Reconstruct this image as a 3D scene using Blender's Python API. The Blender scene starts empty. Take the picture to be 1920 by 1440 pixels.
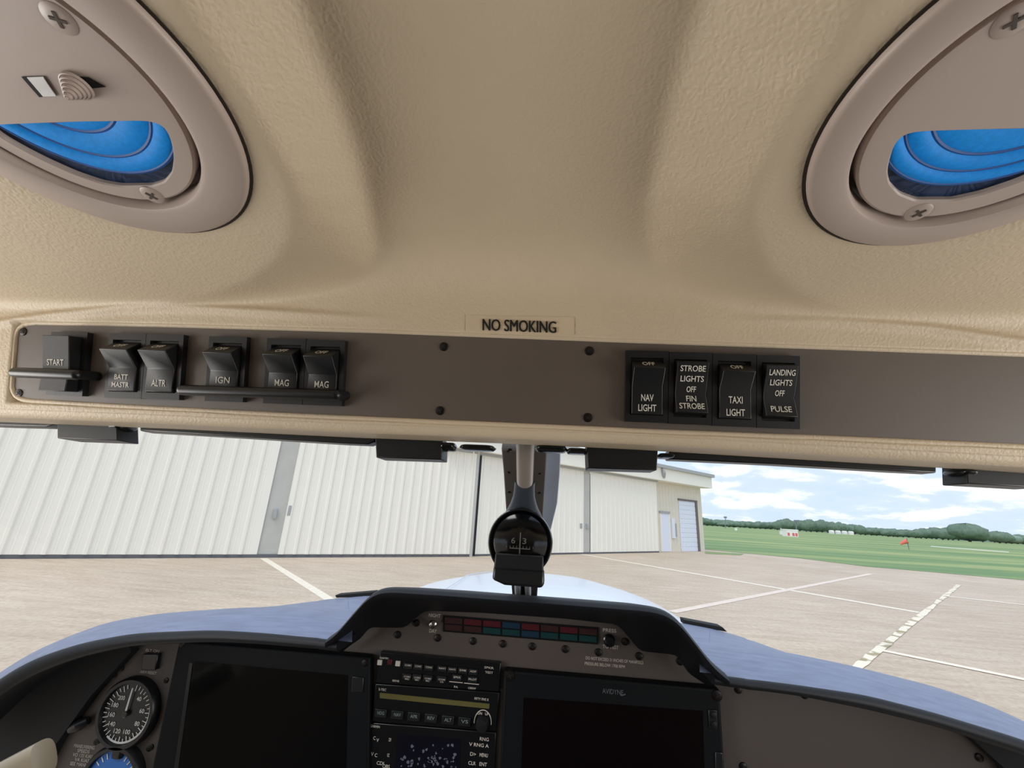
import bpy, math, random
import numpy as np
from mathutils import Vector, Matrix
from mathutils.bvhtree import BVHTree

random.seed(7)
rng = np.random.default_rng(7)
SC = bpy.context.scene
COL = SC.collection

# ------------------------------------------------------------------ camera
H = 1.75                       # eye height over the apron
FPX = 787.0                    # focal length in pixels of a 1920-wide frame
up_c = np.array([146, 2550, 785.]); up_c /= np.linalg.norm(up_c)
x_c = np.array([8790, -293, -785.]); x_c -= up_c * x_c.dot(up_c); x_c /= np.linalg.norm(x_c)
f_c = -np.cross(x_c, up_c)
if f_c[2] < 0: f_c = -f_c
M3 = np.array([x_c, f_c, up_c])      # camera (right, up, forward) -> place axes
CAM = np.array([0., 0., H])

def ray(px, py):
    return M3 @ np.array([(px - 960) / FPX, -(py - 720) / FPX, 1.0])
def ry(px, py, Y):                   # measured point on the upright plane y = Y
    r = ray(px, py); return CAM + r * (Y / r[1])
def rz(px, py, z=0.0):               # measured point on the level plane z
    r = ray(px, py); return CAM + r * ((z - H) / r[2])
def rp(px, py, p0, n):               # measured point on any plane
    r = ray(px, py); n = np.asarray(n, float)
    return CAM + r * (n.dot(np.asarray(p0, float) - CAM) / n.dot(r))

cam_d = bpy.data.cameras.new('camera')
cam_d.sensor_width = 36; cam_d.lens = FPX / 1920 * 36; cam_d.clip_start = 0.01; cam_d.clip_end = 6000
cam = bpy.data.objects.new('camera', cam_d); COL.objects.link(cam)
R_ = M3[:, 0]; U_ = M3[:, 1]; F_ = M3[:, 2]
cam.matrix_world = Matrix(((R_[0], U_[0], -F_[0], CAM[0]), (R_[1], U_[1], -F_[1], CAM[1]),
                           (R_[2], U_[2], -F_[2], CAM[2]), (0, 0, 0, 1)))
SC.camera = cam

# ------------------------------------------------------------------ materials
def lin(c):
    return tuple(((v / 255) / 12.92 if v / 255 <= .04045 else ((v / 255 + .055) / 1.055) ** 2.4) for v in c)
def mat(name, rgb, rough=.6, metal=0., spec=.5, var=0., var_scale=20., bump=0., bump_scale=200., bump_dist=.001,
        coat=0., voronoi=False, emis=None, emis_s=0., stretch=None):
    m = bpy.data.materials.new(name); m.use_nodes = True
    nt = m.node_tree; b = nt.nodes['Principled BSDF']
    c = lin(rgb)
    b.inputs['Base Color'].default_value = (*c, 1)
    b.inputs['Roughness'].default_value = rough
    b.inputs['Metallic'].default_value = metal
    b.inputs['Specular IOR Level'].default_value = spec
    b.inputs['Coat Weight'].default_value = coat
    tc = nt.nodes.new('ShaderNodeTexCoord')
    mp = nt.nodes.new('ShaderNodeMapping')
    if stretch: mp.inputs['Scale'].default_value = stretch
    nt.links.new(tc.outputs['Object'], mp.inputs['Vector'])
    if var > 0:
        n = nt.nodes.new('ShaderNodeTexNoise'); n.inputs['Scale'].default_value = var_scale
        n.inputs['Detail'].default_value = 5; n.inputs['Roughness'].default_value = .6
        nt.links.new(mp.outputs[0], n.inputs['Vector'])
        r = nt.nodes.new('ShaderNodeValToRGB')
        r.color_ramp.elements[0].position = .3; r.color_ramp.elements[1].position = .7
        r.color_ramp.elements[0].color = (*[v * (1 - var) for v in c], 1)
        r.color_ramp.elements[1].color = (*[min(1, v * (1 + var)) for v in c], 1)
        nt.links.new(n.outputs['Fac'], r.inputs[0]); nt.links.new(r.outputs[0], b.inputs['Base Color'])
    if bump > 0:
        if voronoi:
            n = nt.nodes.new('ShaderNodeTexVoronoi'); n.feature = 'SMOOTH_F1'; n.inputs['Scale'].default_value = bump_scale
            n.inputs['Smoothness'].default_value = .6
            wn = nt.nodes.new('ShaderNodeTexNoise'); wn.inputs['Scale'].default_value = bump_scale * .45
            mx = nt.nodes.new('ShaderNodeVectorMath'); mx.operation = 'MULTIPLY_ADD'
            mx.inputs[1].default_value = (2.2 / bump_scale,) * 3
            nt.links.new(mp.outputs[0], wn.inputs['Vector'])
            nt.links.new(wn.outputs['Color'], mx.inputs[0]); nt.links.new(mp.outputs[0], mx.inputs[2])
            nt.links.new(mx.outputs[0], n.inputs['Vector']); out = n.outputs['Distance']
        else:
            n = nt.nodes.new('ShaderNodeTexNoise'); n.inputs['Scale'].default_value = bump_scale
            n.inputs['Detail'].default_value = 3; nt.links.new(mp.outputs[0], n.inputs['Vector']); out = n.outputs['Fac']
        bp = nt.nodes.new('ShaderNodeBump'); bp.inputs['Strength'].default_value = bump
        bp.inputs['Distance'].default_value = bump_dist
        nt.links.new(out, bp.inputs['Height']); nt.links.new(bp.outputs[0], b.inputs['Normal'])
    if emis:
        b.inputs['Emission Color'].default_value = (*lin(emis), 1); b.inputs['Emission Strength'].default_value = emis_s
    return m

CREAM = mat('cream_leatherette', (211, 194, 167), .55, var=.05, var_scale=9, bump=.32, bump_scale=620, bump_dist=.0006, voronoi=True)
RINGP = mat('taupe_plastic', (186, 170, 160), .42, var=.02, var_scale=30)
TAUPE = mat('taupe_paint', (95, 85, 77), .5, var=.04, var_scale=14, bump=.05, bump_scale=900, bump_dist=.0003)
BLACK = mat('black_plastic', (22, 23, 25), .42, spec=.4, bump=.12, bump_scale=1400, bump_dist=.0003)
GLOSSB = mat('gloss_black', (20, 21, 23), .22, spec=.5)
DEEP = mat('dark_recess', (8, 8, 9), .8)
RUBBER = mat('black_rubber', (24, 25, 27), .35, spec=.45)
INK = mat('black_ink', (18, 16, 15), .6)
WINK = mat('white_engraving', (225, 222, 212), .6)
SCREWD = mat('black_screw', (38, 34, 32), .35, metal=.6)
SCREWL = mat('painted_screw', (178, 162, 152), .4)
CROSS = mat('screw_slot', (70, 58, 50), .7)
GAPSHADE = mat('gap_shade_brown', (58, 48, 40), .8)
CROSSD = mat('screw_slot_dark', (10, 9, 9), .7)
WHITEL = mat('white_label', (245, 245, 245), .4)
TAPE = mat('clear_tape_film', (212, 194, 166), .28, var=.05, var_scale=60)
BLUEL = mat('blue_lens', (30, 150, 240), .6, spec=.15, var=.12, var_scale=600, bump=.2, bump_scale=1500, bump_dist=.0003, emis=(20, 130, 235), emis_s=.04)
BLUEM = mat('rib_shade_blue', (16, 84, 158), .6)
BLUED = mat('unlit_lens_blue', (20, 52, 92), .35, var=.2, var_scale=700)
POSTG = mat('post_grey', (86, 80, 75), .5, var=.05, var_scale=30)
STRAP = mat('polished_strap', (196, 206, 226), .35, metal=.15, var=.12, var_scale=14)
TUBE = mat('compass_tube', (150, 140, 132), .25, spec=.6)
COMPG = mat('compass_grey', (66, 72, 80), .4)
DASH = mat('dash_vinyl', (116, 125, 150), .5, var=.16, var_scale=26, bump=.15, bump_scale=500, bump_dist=.0004, stretch=(1, 5, 5))
LIPM = mat('dash_lip_vinyl', (20, 22, 26), .5, spec=.3)
SIDED = mat('side_shade_black', (18, 19, 22), .7)
PANELM = mat('panel_taupe', (84, 75, 69), .5, var=.03, var_scale=20)
BEZEL = mat('display_bezel', (8, 11, 14), .6, spec=.2)
SCREEN = mat('dark_screen', (6, 7, 9), .12, spec=.5)
SCREENR = mat('dark_screen_warm', (11, 6, 8), .14, spec=.5)
GLASSD = mat('dial_black', (14, 15, 17), .35)
DIALW = mat('dial_white', (235, 235, 228), .5)
CHROME = mat('chrome', (200, 198, 195), .2, metal=1.)
REDC = mat('annunciator_red', (76, 22, 30), .3)
BRNC = mat('annunciator_brown', (54, 31, 30), .3)
BLUC = mat('annunciator_blue', (20, 48, 68), .3)
TEAC = mat('annunciator_teal', (18, 56, 58), .3)
LCD = mat('lcd_olive', (96, 90, 52), .3)
MAPM = mat('map_screen', (16, 16, 26), .2, var=.3, var_scale=90)
SMUDGE = mat('smudge_grey', (92, 94, 110), .7)
BLUEG = mat('gauge_blue', (40, 110, 190), .4)
YOKEM = mat('beige_grip_plastic', (152, 139, 116), .3)
WHITEP = mat('white_aircraft_paint', (216, 223, 233), .3, spec=.5, var=.03, var_scale=6, coat=.2)
SEAM = mat('paint_seam', (208, 214, 222), .5)
HANG = mat('hangar_steel', (240, 238, 227), .55, var=.015, var_scale=.35)
HANGG = mat('hangar_grey_stile', (186, 186, 180), .6, var=.06, var_scale=2)
HANGO = mat('hangar_office_steel', (222, 216, 200), .6, var=.02, var_scale=2)
DARKG = mat('seal_grey', (96, 98, 102), .7)
GUTTER = mat('gutter_grey', (165, 168, 168), .5)
WHITED = mat('white_door_paint', (226, 232, 245), .5)
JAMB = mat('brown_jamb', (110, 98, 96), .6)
LINEP = mat('road_paint', (238, 228, 210), .8, var=.10, var_scale=9)
LINEF = mat('faded_road_paint', (228, 213, 200), .85, var=.08, var_scale=5)
TREEM = mat('hazed_foliage', (104, 126, 108), .9, var=.25, var_scale=.5)  # green paled so the distance haze sits in the leaf colour
TREEF = mat('hazed_foliage_far', (136, 156, 144), .9, var=.15, var_scale=.5)  # paler again, with more haze in the colour
BARK = mat('bark', (82, 72, 60), .9)
HUTR = mat('hut_red', (214, 110, 108), .6)
HUTW = mat('hut_white', (240, 236, 234), .6)
ORANGE = mat('orange_fabric', (246, 128, 110), .7)
POLEM = mat('grey_pole', (120, 126, 130), .6)
STRIPC = mat('pale_concrete', (206, 206, 186), .8)

def ground_mat():
    m = bpy.data.materials.new('apron_concrete'); m.use_nodes = True
    nt = m.node_tree; b = nt.nodes['Principled BSDF']; b.inputs['Roughness'].default_value = .85
    b.inputs['Specular IOR Level'].default_value = .25
    tc = nt.nodes.new('ShaderNodeTexCoord')
    def noise(scale, det, stretch=(1, 1, 1), rot=0.):
        mp = nt.nodes.new('ShaderNodeMapping'); mp.inputs['Scale'].default_value = stretch
        mp.inputs['Rotation'].default_value = (0, 0, rot)
        nt.links.new(tc.outputs['Object'], mp.inputs['Vector'])
        n = nt.nodes.new('ShaderNodeTexNoise'); n.inputs['Scale'].default_value = scale
        n.inputs['Detail'].default_value = det; n.inputs['Roughness'].default_value = .65
        nt.links.new(mp.outputs[0], n.inputs['Vector']); return n.outputs['Fac']
    def ramp(fac, a, c, p0=.3, p1=.7):
        r = nt.nodes.new('ShaderNodeValToRGB'); r.color_ramp.elements[0].position = p0; r.color_ramp.elements[1].position = p1
        r.color_ramp.elements[0].color = (*lin(a), 1); r.color_ramp.elements[1].color = (*lin(c), 1)
        nt.links.new(fac, r.inputs[0]); return r.outputs[0]
    def mul(a, c, f):
        x = nt.nodes.new('ShaderNodeMix'); x.data_type = 'RGBA'; x.blend_type = 'MULTIPLY'; x.inputs[0].default_value = f
        nt.links.new(a, x.inputs[6]); nt.links.new(c, x.inputs[7]); return x.outputs[2]
    base = ramp(noise(.25, 4), (202, 186, 167), (219, 204, 186))
    strk = ramp(noise(.9, 6, (1.0, 5.0, 1), .55), (214, 206, 200), (255, 255, 255), .32, .62)
    fine = ramp(noise(14, 4), (222, 216, 210), (255, 255, 255), .3, .62)
    c1 = mul(base, strk, .5); c2 = mul(c1, fine, .75)
    nt.links.new(c2, b.inputs['Base Color'])
    return m
APRON = ground_mat()

def grass_mat():
    m = bpy.data.materials.new('field_grass'); m.use_nodes = True
    nt = m.node_tree; b = nt.nodes['Principled BSDF']; b.inputs['Roughness'].default_value = .9
    b.inputs['Specular IOR Level'].default_value = .1
    tc = nt.nodes.new('ShaderNodeTexCoord'); mp = nt.nodes.new('ShaderNodeMapping')
    mp.inputs['Rotation'].default_value = (0, 0, .35); mp.inputs['Scale'].default_value = (.18, 1, 1)
    nt.links.new(tc.outputs['Object'], mp.inputs['Vector'])
    n = nt.nodes.new('ShaderNodeTexNoise'); n.inputs['Scale'].default_value = .12; n.inputs['Detail'].default_value = 6
    n.inputs['Roughness'].default_value = .62
    nt.links.new(mp.outputs[0], n.inputs['Vector'])
    r = nt.nodes.new('ShaderNodeValToRGB')
    r.color_ramp.elements[0].position = .42; r.color_ramp.elements[1].position = .58
    r.color_ramp.elements[0].color = (*lin((116, 144, 100)), 1); r.color_ramp.elements[1].color = (*lin((158, 170, 118)), 1)
    nt.links.new(n.outputs['Fac'], r.inputs[0]); nt.links.new(r.outputs[0], b.inputs['Base Color'])
    return m
GRASS = grass_mat()

def crack_mat():
    m = bpy.data.materials.new('weedy_joint_filler'); m.use_nodes = True
    nt = m.node_tree; b = nt.nodes['Principled BSDF']; b.inputs['Roughness'].default_value = .9
    tc = nt.nodes.new('ShaderNodeTexCoord')
    n = nt.nodes.new('ShaderNodeTexNoise'); n.inputs['Scale'].default_value = 3.2; n.inputs['Detail'].default_value = 8
    nt.links.new(tc.outputs['Object'], n.inputs['Vector'])
    r = nt.nodes.new('ShaderNodeValToRGB')
    r.color_ramp.elements[0].position = .38; r.color_ramp.elements[1].position = .47
    r.color_ramp.elements[0].color = (*lin((166, 154, 120)), 1); r.color_ramp.elements[1].color = (*lin((238, 228, 208)), 1)
    nt.links.new(n.outputs['Fac'], r.inputs[0]); nt.links.new(r.outputs[0], b.inputs['Base Color'])
    return m
CRACK = crack_mat()

def glass_mat():
    m = bpy.data.materials.new('windshield_acrylic'); m.use_nodes = True
    nt = m.node_tree
    for n in list(nt.nodes): nt.nodes.remove(n)
    o = nt.nodes.new('ShaderNodeOutputMaterial'); mx = nt.nodes.new('ShaderNodeMixShader')
    t = nt.nodes.new('ShaderNodeBsdfTransparent'); t.inputs['Color'].default_value = (.985, .99, .99, 1)
    g = nt.nodes.new('ShaderNodeBsdfGlossy'); g.inputs['Roughness'].default_value = .02
    mx.inputs[0].default_value = .025
    nt.links.new(t.outputs[0], mx.inputs[1]); nt.links.new(g.outputs[0], mx.inputs[2])
    nt.links.new(mx.outputs[0], o.inputs['Surface'])
    return m
GLASS = glass_mat()

# ------------------------------------------------------------------ objects
ROOTLOC = {}
def props(o, label=None, cat=None, group=None, kind=None):
    if label: o['label'] = label
    if cat: o['category'] = cat
    if group: o['group'] = group
    if kind: o['kind'] = kind
    return o
def thing(name, loc, label, cat, group=None):
    o = bpy.data.objects.new(name, None); COL.objects.link(o); o.empty_display_size = .02
    o.location = Vector(tuple(loc)); ROOTLOC[o.name] = np.array(tuple(loc), float)
    return props(o, label, cat, group)
def np3(p): return np.array([p[0], p[1], p[2]], float)

class MB:
    def __init__(s): s.v = []; s.f = []
    def add(s, vs, fs):
        b = len(s.v); s.v += [tuple(map(float, p)) for p in vs]; s.f += [tuple(b + i for i in f) for f in fs]; return s
    def box(s, c, d, ax=None):
        c = np3(c); d = np3(d) / 2
        ax = np.eye(3) if ax is None else np.array(ax)
        vs = [c + ax[0] * d[0] * i + ax[1] * d[1] * j + ax[2] * d[2] * k for i in (-1, 1) for j in (-1, 1) for k in (-1, 1)]
        return s.add(vs, [(0, 1, 3, 2), (4, 6, 7, 5), (0, 4, 5, 1), (2, 3, 7, 6), (0, 2, 6, 4), (1, 5, 7, 3)])
    def prism(s, poly, ext):
        poly = [np3(p) for p in poly]; ext = np3(ext); n = len(poly)
        return s.add(poly + [p + ext for p in poly], [tuple(range(n)), tuple(range(2 * n - 1, n - 1, -1))] +
                     [(i, i + n, (i + 1) % n + n, (i + 1) % n) for i in range(n)])
    def rings(s, rings, closed=True, caps=True):
        n = len(rings[0]); vs = [p for r in rings for p in r]; fs = []
        for a in range(len(rings) - 1):
            for i in range(n if closed else n - 1):
                j = (i + 1) % n
                fs.append((a * n + i, a * n + j, (a + 1) * n + j, (a + 1) * n + i))
        if caps and closed:
            fs.append(tuple(range(n - 1, -1, -1))); fs.append(tuple((len(rings) - 1) * n + i for i in range(n)))
        return s.add(vs, fs)
    def tube(s, path, r, n=14, caps=True):
        path = [np3(p) for p in path]; rs = r if hasattr(r, '__len__') else [r] * len(path); out = []; pu = None
        for i, p in enumerate(path):
            t = path[min(i + 1, len(path) - 1)] - path[max(i - 1, 0)]; t /= np.linalg.norm(t)
            if pu is None:
                u = np.cross(t, [0, 0, 1.]) if abs(t[2]) < .9 else np.cross(t, [1., 0, 0])
            else: u = pu - t * pu.dot(t)
            u /= np.linalg.norm(u); pu = u; w = np.cross(t, u)
            out.append([p + rs[i] * (u * math.cos(a) + w * math.sin(a)) for a in np.linspace(0, 2 * math.pi, n, endpoint=False)])
        return s.rings(out, True, caps)
    def lathe(s, c, u, v, w, prof, n=48, caps=True):   # prof: (radius, height along w)
        c = np3(c); u = np3(u); v = np3(v); w = np3(w)
        out = [[c + w * h + r * (u * math.cos(a) + v * math.sin(a)) for a in np.linspace(0, 2 * math.pi, n, endpoint=False)] for r, h in prof]
        return s.rings(out, True, caps)
    def grid(s, P):                                     # P [rows][cols] of points
        R = len(P); C = len(P[0])
        return s.add([p for r in P for p in r], [(i * C + j, i * C + j + 1, (i + 1) * C + j + 1, (i + 1) * C + j) for i in range(R - 1) for j in range(C - 1)])
    def build(s, name, m, parent=None, smooth=False, bevel=0., seg=2, label=None, angle=40):
        off = np.zeros(3)
        if parent is not None:
            q = parent
            while q.parent is not None: q = q.parent
            off = ROOTLOC.get(q.name, off)
        me = bpy.data.meshes.new(name)
        me.from_pydata([(p[0] - off[0], p[1] - off[1], p[2] - off[2]) for p in s.v], [], s.f)
        me.validate(); me.update()
        me.materials.append(m)
        o = bpy.data.objects.new(name, me); COL.objects.link(o)
        if parent is not None: o.parent = parent
        import bmesh
        bm = bmesh.new(); bm.from_mesh(me); bmesh.ops.recalc_face_normals(bm, faces=bm.faces); bm.to_mesh(me); bm.free()
        if bevel > 0:
            b = o.modifiers.new('edge_round', 'BEVEL'); b.width = bevel; b.segments = seg; b.limit_method = 'ANGLE'; b.angle_limit = math.radians(35)
        if smooth or bevel > 0:
            me.shade_smooth()
            if hasattr(me, 'set_sharp_from_angle'): me.set_sharp_from_angle(angle=math.radians(angle))
        if label: o['label'] = label
        return o

X3 = np.array([1., 0, 0]); Y3 = np.array([0, 1., 0]); Z3 = np.array([0, 0, 1.])

EMB = .008
def text_shape(body):
    cu = bpy.data.curves.new('lettering', 'FONT'); cu.body = body; cu.align_x = 'CENTER'; cu.align_y = 'CENTER'
    cu.space_line = 1.0; cu.resolution_u = 3; cu.offset = EMB
    o = bpy.data.objects.new('lettering', cu); COL.objects.link(o)
    dg = bpy.context.evaluated_depsgraph_get(); me = o.evaluated_get(dg).to_mesh()
    vs = np.array([v.co[:2] for v in me.vertices]); fs = [tuple(p.vertices) for p in me.polygons]
    o.evaluated_get(dg).to_mesh_clear(); bpy.data.objects.remove(o); bpy.data.curves.remove(cu)
    lo = vs.min(0); hi = vs.max(0)
    return (vs - (lo + hi) / 2) / (hi - lo), fs          # normalised to -.5 .. .5
def text_on(mb, body, c, u, v, width, height):
    vs, fs = text_shape(body)
    return mb.add([np3(c) + np3(u) * (p[0] * width) + np3(v) * (p[1] * height) for p in vs], fs)
def text_fn(mb, body, fn):                               # fn(sx, sy in -.5..5) -> point
    vs, fs = text_shape(body); return mb.add([fn(p[0], p[1]) for p in vs], fs)
def poly_interp(pts, n):
    pts = np.array([np3(p) for p in pts]); d = np.r_[0, np.cumsum(np.linalg.norm(np.diff(pts, axis=0), axis=1))]
    t = np.linspace(0, d[-1], n); return np.c_[np.interp(t, d, pts[:, 0]), np.interp(t, d, pts[:, 1]), np.interp(t, d, pts[:, 2])]
def smooth_path(pts, n, it=3):
    P = poly_interp(pts, n)
    for _ in range(it): P[1:-1] = (P[:-2] + 2 * P[1:-1] + P[2:]) / 4
    return P

def screw(parent, c, u, v, w, r, body, slot, name='screw', dome=.25):
    mb = MB().lathe(c, u, v, w, [(r, -r * .3), (r, r * .05), (r * .9, r * dome * .7), (r * .5, r * dome), (r * .02, r * dome * 1.1)], 24)
    s = mb.build(name, body, parent, smooth=True)
    a = math.radians(rng.uniform(20, 60)); cu = np3(u) * math.cos(a) + np3(v) * math.sin(a); cv = -np3(u) * math.sin(a) + np3(v) * math.cos(a)
    k = MB()
    k.box(np3(c) + np3(w) * r * dome * 1.05, (r * 1.0, r * .2, r * .12), (cu, cv, w)); k.box(np3(c) + np3(w) * r * dome * 1.06, (r * .2, r * 1.0, r * .12), (cu, cv, w))
    k.build('cross_recess', slot, s)
    return s

# ================================================================== HEADLINER
YH = .225                        # header face, leaning towards the seats at its top
TILT = math.radians(14.2); ZREF = .075
HU = np.array([0, -math.sin(TILT), math.cos(TILT)]); HN = np.array([0, -math.cos(TILT), -math.sin(TILT)])
def hp(px, py, d=0.): return rp(px, py, CAM + np.array([0, YH, ZREF]) + HN * d, HN)
NB = np.array([0, .13, .9915]); DB = .138; HC = .025
def zboss(y): return (DB - NB[1] * y) / NB[2]
def sdist(poly, X, Y):
    D = np.full(X.shape, 1e9); ins = np.zeros(X.shape, bool); n = len(poly)
    for i in range(n):
        a = poly[i]; b = poly[(i + 1) % n]; e = b - a
        t = np.clip(((X - a[0]) * e[0] + (Y - a[1]) * e[1]) / (e.dot(e) + 1e-12), 0, 1)
        D = np.minimum(D, np.hypot(X - a[0] - t * e[0], Y - a[1] - t * e[1]))
        c = ((a[1] > Y) != (b[1] > Y)) & (X < (b[0] - a[0]) * (Y - a[1]) / (b[1] - a[1] + 1e-15) + a[0]); ins ^= c
    return np.where(ins, -D, D)
gx = np.arange(-.62, .6201, .002); gy = np.arange(-1.0, .3001, .002)
GX, GY = np.meshgrid(gx, gy, indexing='ij')
def droop(x): return 1.6 * np.maximum(0, np.abs(x) - .36) ** 2
ZMAP = zboss(GY) - droop(GX)
def circ_fit(pts, off=0.):
    u = X3; v = np.cross(NB, u)
    Q = np.array([[(rp(a, b, CAM + NB * (DB - off), NB) - CAM).dot(u), (rp(a, b, CAM + NB * (DB - off), NB) - CAM).dot(v)] for a, b in pts])
    A = np.c_[2 * Q, np.ones(len(Q))]; s, *_ = np.linalg.lstsq(A, (Q ** 2).sum(1), rcond=None)
    return s[:2], math.sqrt(s[2] + s[0] ** 2 + s[1] ** 2)
UB = X3; VB = np.cross(NB, X3); WB = -NB        # VB points forward, WB into the cabin
ring_px = {'L': ([(0, 335), (100, 385), (200, 422), (285, 438), (370, 437), (430, 410), (458, 360), (450, 310), (420, 240), (380, 170), (330, 105), (270, 45), (222, 0)],
                 [(0, 287), (80, 325), (180, 368), (260, 390), (320, 388), (365, 365), (380, 325), (370, 280), (330, 205), (270, 130), (200, 60), (140, 15)]),
           'R': ([(1920, 412), (1850, 440), (1760, 462), (1680, 468), (1600, 452), (1540, 415), (1512, 370), (1520, 310), (1560, 230), (1620, 150), (1680, 90), (1740, 40), (1785, 0)],
                 [(1920, 378), (1840, 405), (1770, 418), (1700, 420), (1640, 405), (1600, 370), (1592, 330), (1605, 290), (1650, 220), (1720, 145), (1790, 85), (1860, 35)])}
for side_ in 'LR':
    (q0, r0_), (q1, r1_) = circ_fit(ring_px[side_][0], .003), circ_fit(ring_px[side_][1], .003)
    qc = (q0 + q1) / 2; pc = UB * qc[0] + VB * qc[1] + NB * DB
    ZMAP = ZMAP + .014 * np.clip((r0_ - .004 - np.hypot(GX - pc[0], GY - pc[1])) / .003, 0, 1)
def zc(x, y):
    fx = np.clip((x - gx[0]) / .002, 0, len(gx) - 1.001); fy = np.clip((y - gy[0]) / .002, 0, len(gy) - 1.001)
    i = fx.astype(int); j = fy.astype(int); a = fx - i; b = fy - j
    return (ZMAP[i, j] * (1 - a) * (1 - b) + ZMAP[i + 1, j] * a * (1 - b) + ZMAP[i, j + 1] * (1 - a) * b + ZMAP[i + 1, j + 1] * a * b)
def curve_on_header(pts, d=0.):
    q = np.array([hp(a, b, d) - CAM for a, b in pts]); o = np.argsort(q[:, 0]); return q[o, 0], q[o, 2]
rx1, rz1 = curve_on_header([(-200, 640), (0, 606), (100, 591), (230, 580), (330, 578), (420, 581), (620, 592), (760, 600)])
rx2, rz2 = curve_on_header([(1250, 598), (1400, 600), (1560, 603), (1745, 617), (1920, 643), (2100, 672)])
lipx, lipz = curve_on_header([(-200, 785), (0, 793), (250, 803), (640, 822), (900, 832), (1200, 846), (1753, 879), (1920, 889), (2150, 905)])
ptx, ptz = curve_on_header([(22, 604), (300, 609), (700, 620), (1200, 639), (1560, 651), (1920, 664), (2120, 672)])
pbx, pbz = curve_on_header([(22, 752), (300, 766), (700, 786), (1200, 808), (1560, 822), (1920, 838), (2110, 850)])
PLX = (hp(24, 690) - CAM)[0]
def yh(x, z):
    r = YH - math.tan(TILT) * (z - ZREF) + 0 * x
    for qx, qz, a0, a1 in ((rx1, rz1, -.36, -.13), (rx2, rz2, .10, .30)):
        zz = np.interp(x, qx, qz)
        amp = np.clip((-.085 - x) / .08, 0, 1) if a0 < 0 else np.clip((x - .09) / .09, 0, 1)
        r = r - .0022 * amp * np.exp(-((z - zz) / .0022) ** 2) + .0015 * amp * np.clip((zz - z) / .004, 0, 1) * 0
    inside = np.minimum(np.minimum(np.interp(x, ptx, ptz) - z, z - np.interp(x, pbx, pbz)), x - PLX)
    return r + .0045 * np.clip(inside / .002 + .5, 0, 1)
xs = np.arange(-.60, .6001, .0025)
lz_ = np.interp(xs, lipx, lipz) + .0086
lip_th = np.arctan2(lz_, YH - math.tan(TILT) * (lz_ - ZREF))
NT = 260
tt = np.linspace(0, 1, NT)
TH = lip_th[:, None] + (math.radians(66) - lip_th[:, None]) * tt[None, :]
TH = np.concatenate([TH, np.tile(np.radians(np.r_[np.arange(67, 150, 1.5), np.arange(150, 170.5, .75)]), (len(xs), 1))], axis=1)
XX = np.repeat(xs[:, None], TH.shape[1], 1)
def air(x, y, z, zceil, k):                 # > 0 inside the cabin: header face and ceiling joined by a fillet
    a = yh(x, z) - y; b = zceil - z; h = np.clip(.5 + .5 * (b - a) / k, 0, 1)
    return b * (1 - h) + a * h - k * h * (1 - h)
def reach(zfun, k):
    lo = np.zeros(TH.shape); hi = np.full(TH.shape, 1.0)
    for _ in range(34):
        mid = (lo + hi) / 2; y = mid * np.cos(TH); z = mid * np.sin(TH); s = air(XX, y, z, zfun(XX, y), k) > 0
        lo = np.where(s, mid, lo); hi = np.where(s, hi, mid)
    return (lo + hi) / 2
zpod = lambda x, y: zboss(y) - droop(x)
zmid = lambda x, y: zboss(y) + HC - droop(x)
KP, KM = .007, .022
R_pod = reach(zc, KP); R_mid = reach(zmid, KM)
def surf_pt(px, py, zfun, k):               # where a line of sight meets that surface, as (x, angle) on the header's sweep
    d = ray(px, py); lo, hi = 0., 2.
    for _ in range(40):
        m = (lo + hi) / 2; p = d * m
        if float(air(np.array(p[0]), p[1], p[2], zfun(p[0], p[1]), k)) > 0: lo = m
        else: hi = m
    p = d * lo; return (p[0], math.atan2(p[2], p[1]) * .24)
def outline(pts, zfun, k, side):
    pl = [surf_pt(x, y, zfun, k) for x, y in pts]
    a, b = np.array(pl[0]), np.array(pl[1]); d = (a - b) / np.linalg.norm(a - b); back = a + d * .6
    return np.array([tuple(back)] + pl + [(side * .9, pl[-1][1]), (side * .9, back[1])])
L_in = outline([(328, 0), (393, 97), (467, 213), (533, 320), (551, 365), (556, 405), (547, 448), (523, 487), (468, 526), (400, 552), (300, 572), (180, 580)], zpod, KP, -1)
R_in = outline([(1623, 0), (1574, 94), (1519, 167), (1474, 250), (1432, 323), (1409, 375), (1407, 416), (1418, 461), (1440, 505), (1490, 545), (1560, 575), (1680, 598), (1800, 612)], zpod, KP, 1)
L_out = outline([(562, 0), (595, 92), (634, 188), (665, 280), (687, 372), (704, 437), (709, 472), (697, 508), (665, 532), (604, 552), (500, 568), (380, 578), (180, 588)], zmid, KM, -1)
R_out = outline([(1312, 0), (1277, 109), (1242, 245), (1214, 372), (1212, 455), (1232, 507), (1282, 542), (1347, 572), (1420, 590), (1560, 603), (1800, 625)], zmid, KM, 1)
T = np.ones(TH.shape)
for pin, pout in ((L_in, L_out), (R_in, R_out)):
    d1 = sdist(pin, XX, TH * .24); d2 = sdist(pout, XX, TH * .24)
    T = np.minimum(T, np.where(d1 <= 0, 0, np.where(d2 >= 0, 1, d1 / (d1 - d2 + 1e-9))))
def blur(A, n):
    for _ in range(n):
        A = np.pad(A, 1, mode='edge'); A = (A[:-2, 1:-1] + A[2:, 1:-1] + A[1:-1, :-2] + A[1:-1, 2:] + 2 * A[1:-1, 1:-1]) / 6
    return A
T = .8 * blur(T, 2) + .2 * blur(T, 10)
Rr = R_pod * (1 - T) + R_mid * T
HY = Rr * np.cos(TH); HZ = Rr * np.sin(TH)
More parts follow.
